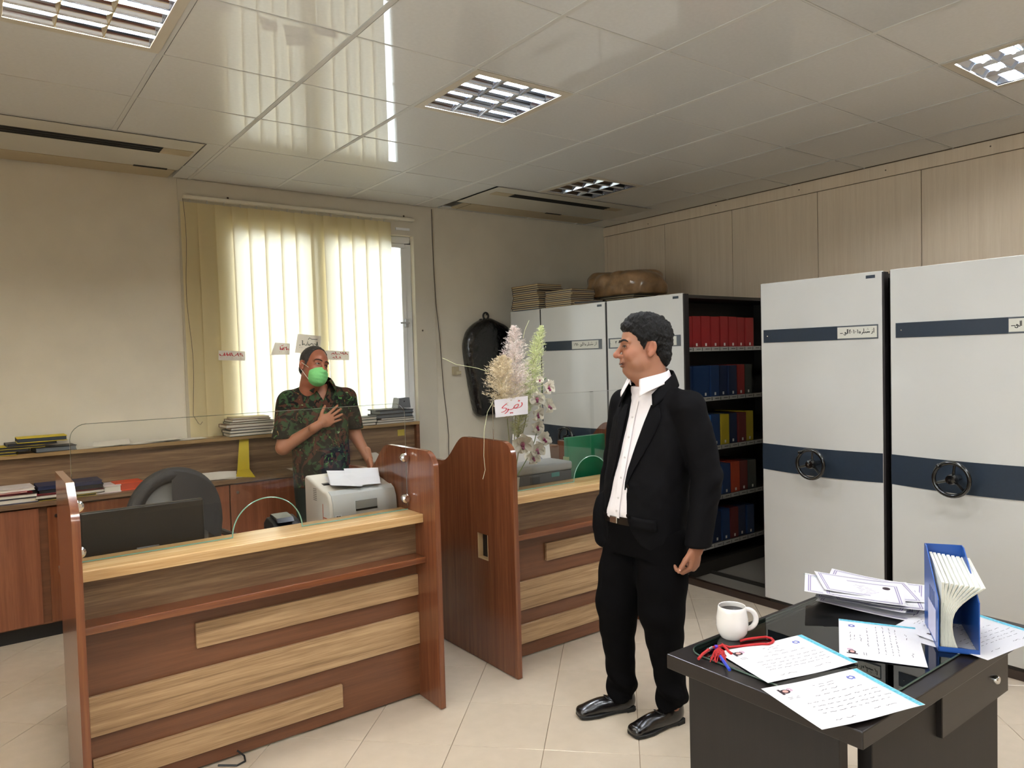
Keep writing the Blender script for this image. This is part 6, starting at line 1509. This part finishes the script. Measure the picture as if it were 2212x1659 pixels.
# name card taped to the glass
nc = [ony(1067, 864, 3.096), ony(1140, 855, 3.096), ony(1140, 894, 3.096), ony(1070, 902, 3.096)]
nt_ = empty('name_card', (nc[0]+nc[2])/2, 0, 'white card with red handwriting taped on the counter glass', 'card')
def PN(u, v, dz=0): p = (nc[3]*(1-u)+nc[2]*u)*(1-v)+(nc[0]*(1-u)+nc[1]*u)*v; return Vector((p.x, 3.094-dz, p.z))
MB().grid(lambda a, b: PN(a, b), 4, 2).build('sheet', mat('card_white', 'dcd8dc', .7), nt_)
J = lambda pts: [((x-215)/(1960-215), 1-(y-(280-(x-160)*.082))/1010) for x, y in pts]
NS = [J([(1610, 480), (1640, 560), (1625, 640), (1560, 720), (1440, 775), (1300, 805), (1200, 790)]), J([(1190, 780), (1220, 700), (1300, 610), (1400, 575), (1445, 600), (1420, 690), (1330, 770), (1200, 785), (1120, 830), (1020, 865), (930, 865), (880, 820), (890, 880), (850, 960), (770, 1040), (700, 1085)]),
      J([(840, 510), (700, 620), (600, 720), (590, 765), (680, 765), (770, 770), (800, 800), (770, 890), (690, 950), (610, 985), (520, 990)]), J([(1430, 375), (1480, 390), (1520, 400)]), J([(1000, 1030), (1050, 1070)]), J([(1090, 1050), (1140, 1050)])]
def sm(st):
    out = []
    for i in range(len(st)-1):
        a, b, c, d = st[max(i-1, 0)], st[i], st[i+1], st[min(i+2, len(st)-1)]
        for t_ in (0, .25, .5, .75): out.append(tuple(.5*((2*b[q])+(c[q]-a[q])*t_+(2*a[q]-5*b[q]+4*c[q]-d[q])*t_*t_+(3*b[q]-a[q]-3*c[q]+d[q])*t_**3) for q in (0, 1)))
    return out+[st[-1]]
strokes_p([sm(s_) for s_ in NS[:3]], lambda u, v: PN(u, v, .0008), .032, 'handwriting', M_redpen, nt_)['kind'] = 'stuff'; strokes_p(NS[3:], lambda u, v: PN(u, v, .0008), .065, 'handwriting', M_redpen, nt_)['kind'] = 'stuff'
# desk calendar with flower picture
cal = empty('desk_calendar', (2.62, 3.46, .885), 0, 'white tent desk calendar with a flower picture on the grey machine', 'calendar')
k_ = [ony(1107, 938, 3.49), ony(1185, 942, 3.49), ony(1192, 1010, 3.42), ony(1105, 1012, 3.42)]
for dy, m_, nm in ((0, mat('calendar_white', 'd2cdc8', .6), 'front_leaf'),):
    MB().grid(lambda a, b: (k_[0]*(1-a)+k_[1]*a)*(1-b)+(k_[3]*(1-a)+k_[2]*a)*b, 3, 3).build(nm, m_, cal)
MB().grid(lambda a, b: (k_[0]*(1-a)+k_[1]*a)*(1-b)+((k_[3]*(1-a)+k_[2]*a)+Vector((0, .13, 0)))*b, 3, 3).build('rear_leaf', mat('calendar_white', 'd2cdc8', .6), cal)
PK = lambda u, v, dz=.001: ((k_[0]*(1-u)+k_[1]*u)*(1-v)+(k_[3]*(1-u)+k_[2]*u)*v)+Vector((0, -dz, dz*.5))
MB().grid(lambda a, b: PK(.08+.84*a, .855+.03*b), 2, 1).build('dark_line', mat('calendar_line', '4a2e36', .6), cal)
for cxu, cyu, r_, m_ in ((.5, .55, .15, M_pet), (.62, .62, .13, M_pet), (.42, .66, .12, M_pet), (.55, .62, .05, M_pink), (.70, .75, .08, mat('calendar_grey', '8f8a90', .7))):
    n = 14; q_ = MB(); q_._a([PK(cxu+r_*math.cos(2*PI*i/n), cyu+r_*1.1*math.sin(2*PI*i/n), .0015) for i in range(n)], [tuple(range(n))]); q_.build('picture', m_, cal)
mc2 = empty('label_machine', (2.68, 3.40, .74), 0, 'grey office machine with teal sticker behind the second counter glass', 'machine')
MB().box(2.44, 2.845, 3.25, 3.56, .741, .935).build('body', mat('machine_dark_grey', '3c3f40', .4), mc2, bevel=.008, bseg=2, smooth=True)
MB().box(2.44, 2.85, 3.245, 3.565, .935, .985).build('lid', mat('machine_pale_grey', '9b9d9c', .4), mc2, bevel=.014, bseg=3, smooth=True)
ts_ = ony(1201, 1025, 3.244); MB().box(ts_.x-.03, ts_.x+.03, 3.2475, 3.2495, ts_.z-.012, ts_.z+.012).build('teal_sticker', mat('teal_sticker', '3f8a86', .6), mc2)
MB().box(2.53, 2.60, 3.2480, 3.2498, .80, .92).build('paper_slot', M_black, mc2)
gf = empty('green_folder', (3.03, 3.34, .74), 0, 'dark green plastic folder standing upright behind the counter glass', 'folder')
g_ = [ony(1223, 950, 3.30), ony(1330, 931, 3.30)]
MB().box(2.86, 3.17, 3.30, 3.335, .742, 1.115).build('shell', mat('green_plastic', '0f6a45', .35, coat=.2), gf, bevel=.004, bseg=2, smooth=True)
MB().box(2.855, 2.868, 3.298, 3.338, .742, 1.00).build('spine_strip', mat('green_spine_pale', '8a9a6a', .5), gf)
bwx = empty('carton', (2.90, 3.62, .74), 0, 'small brown carton with a yellow sticker behind the grey machine', 'carton')
MB().box(2.83, 3.03, 3.58, 3.72, .741, 1.035).build('box', mat('brown_carton', '6a4a34', .7), bwx, bevel=.003)
MB().box(2.86, 2.91, 3.5785, 3.58, .975, 1.03).build('yellow_sticker', M_yel, bwx)
# thin cable on the floor by the first counter
tag(MB().tube([(.74, 3.03, .004), (.80, 2.98, .004), (.835, 2.99, .005), (.84, 3.02, .012), (.82, 3.045, .03)], .004, 6).build('floor_cable', M_black, None, smooth=True), 'short black cable curling out under the first counter onto the tiles', 'cable')
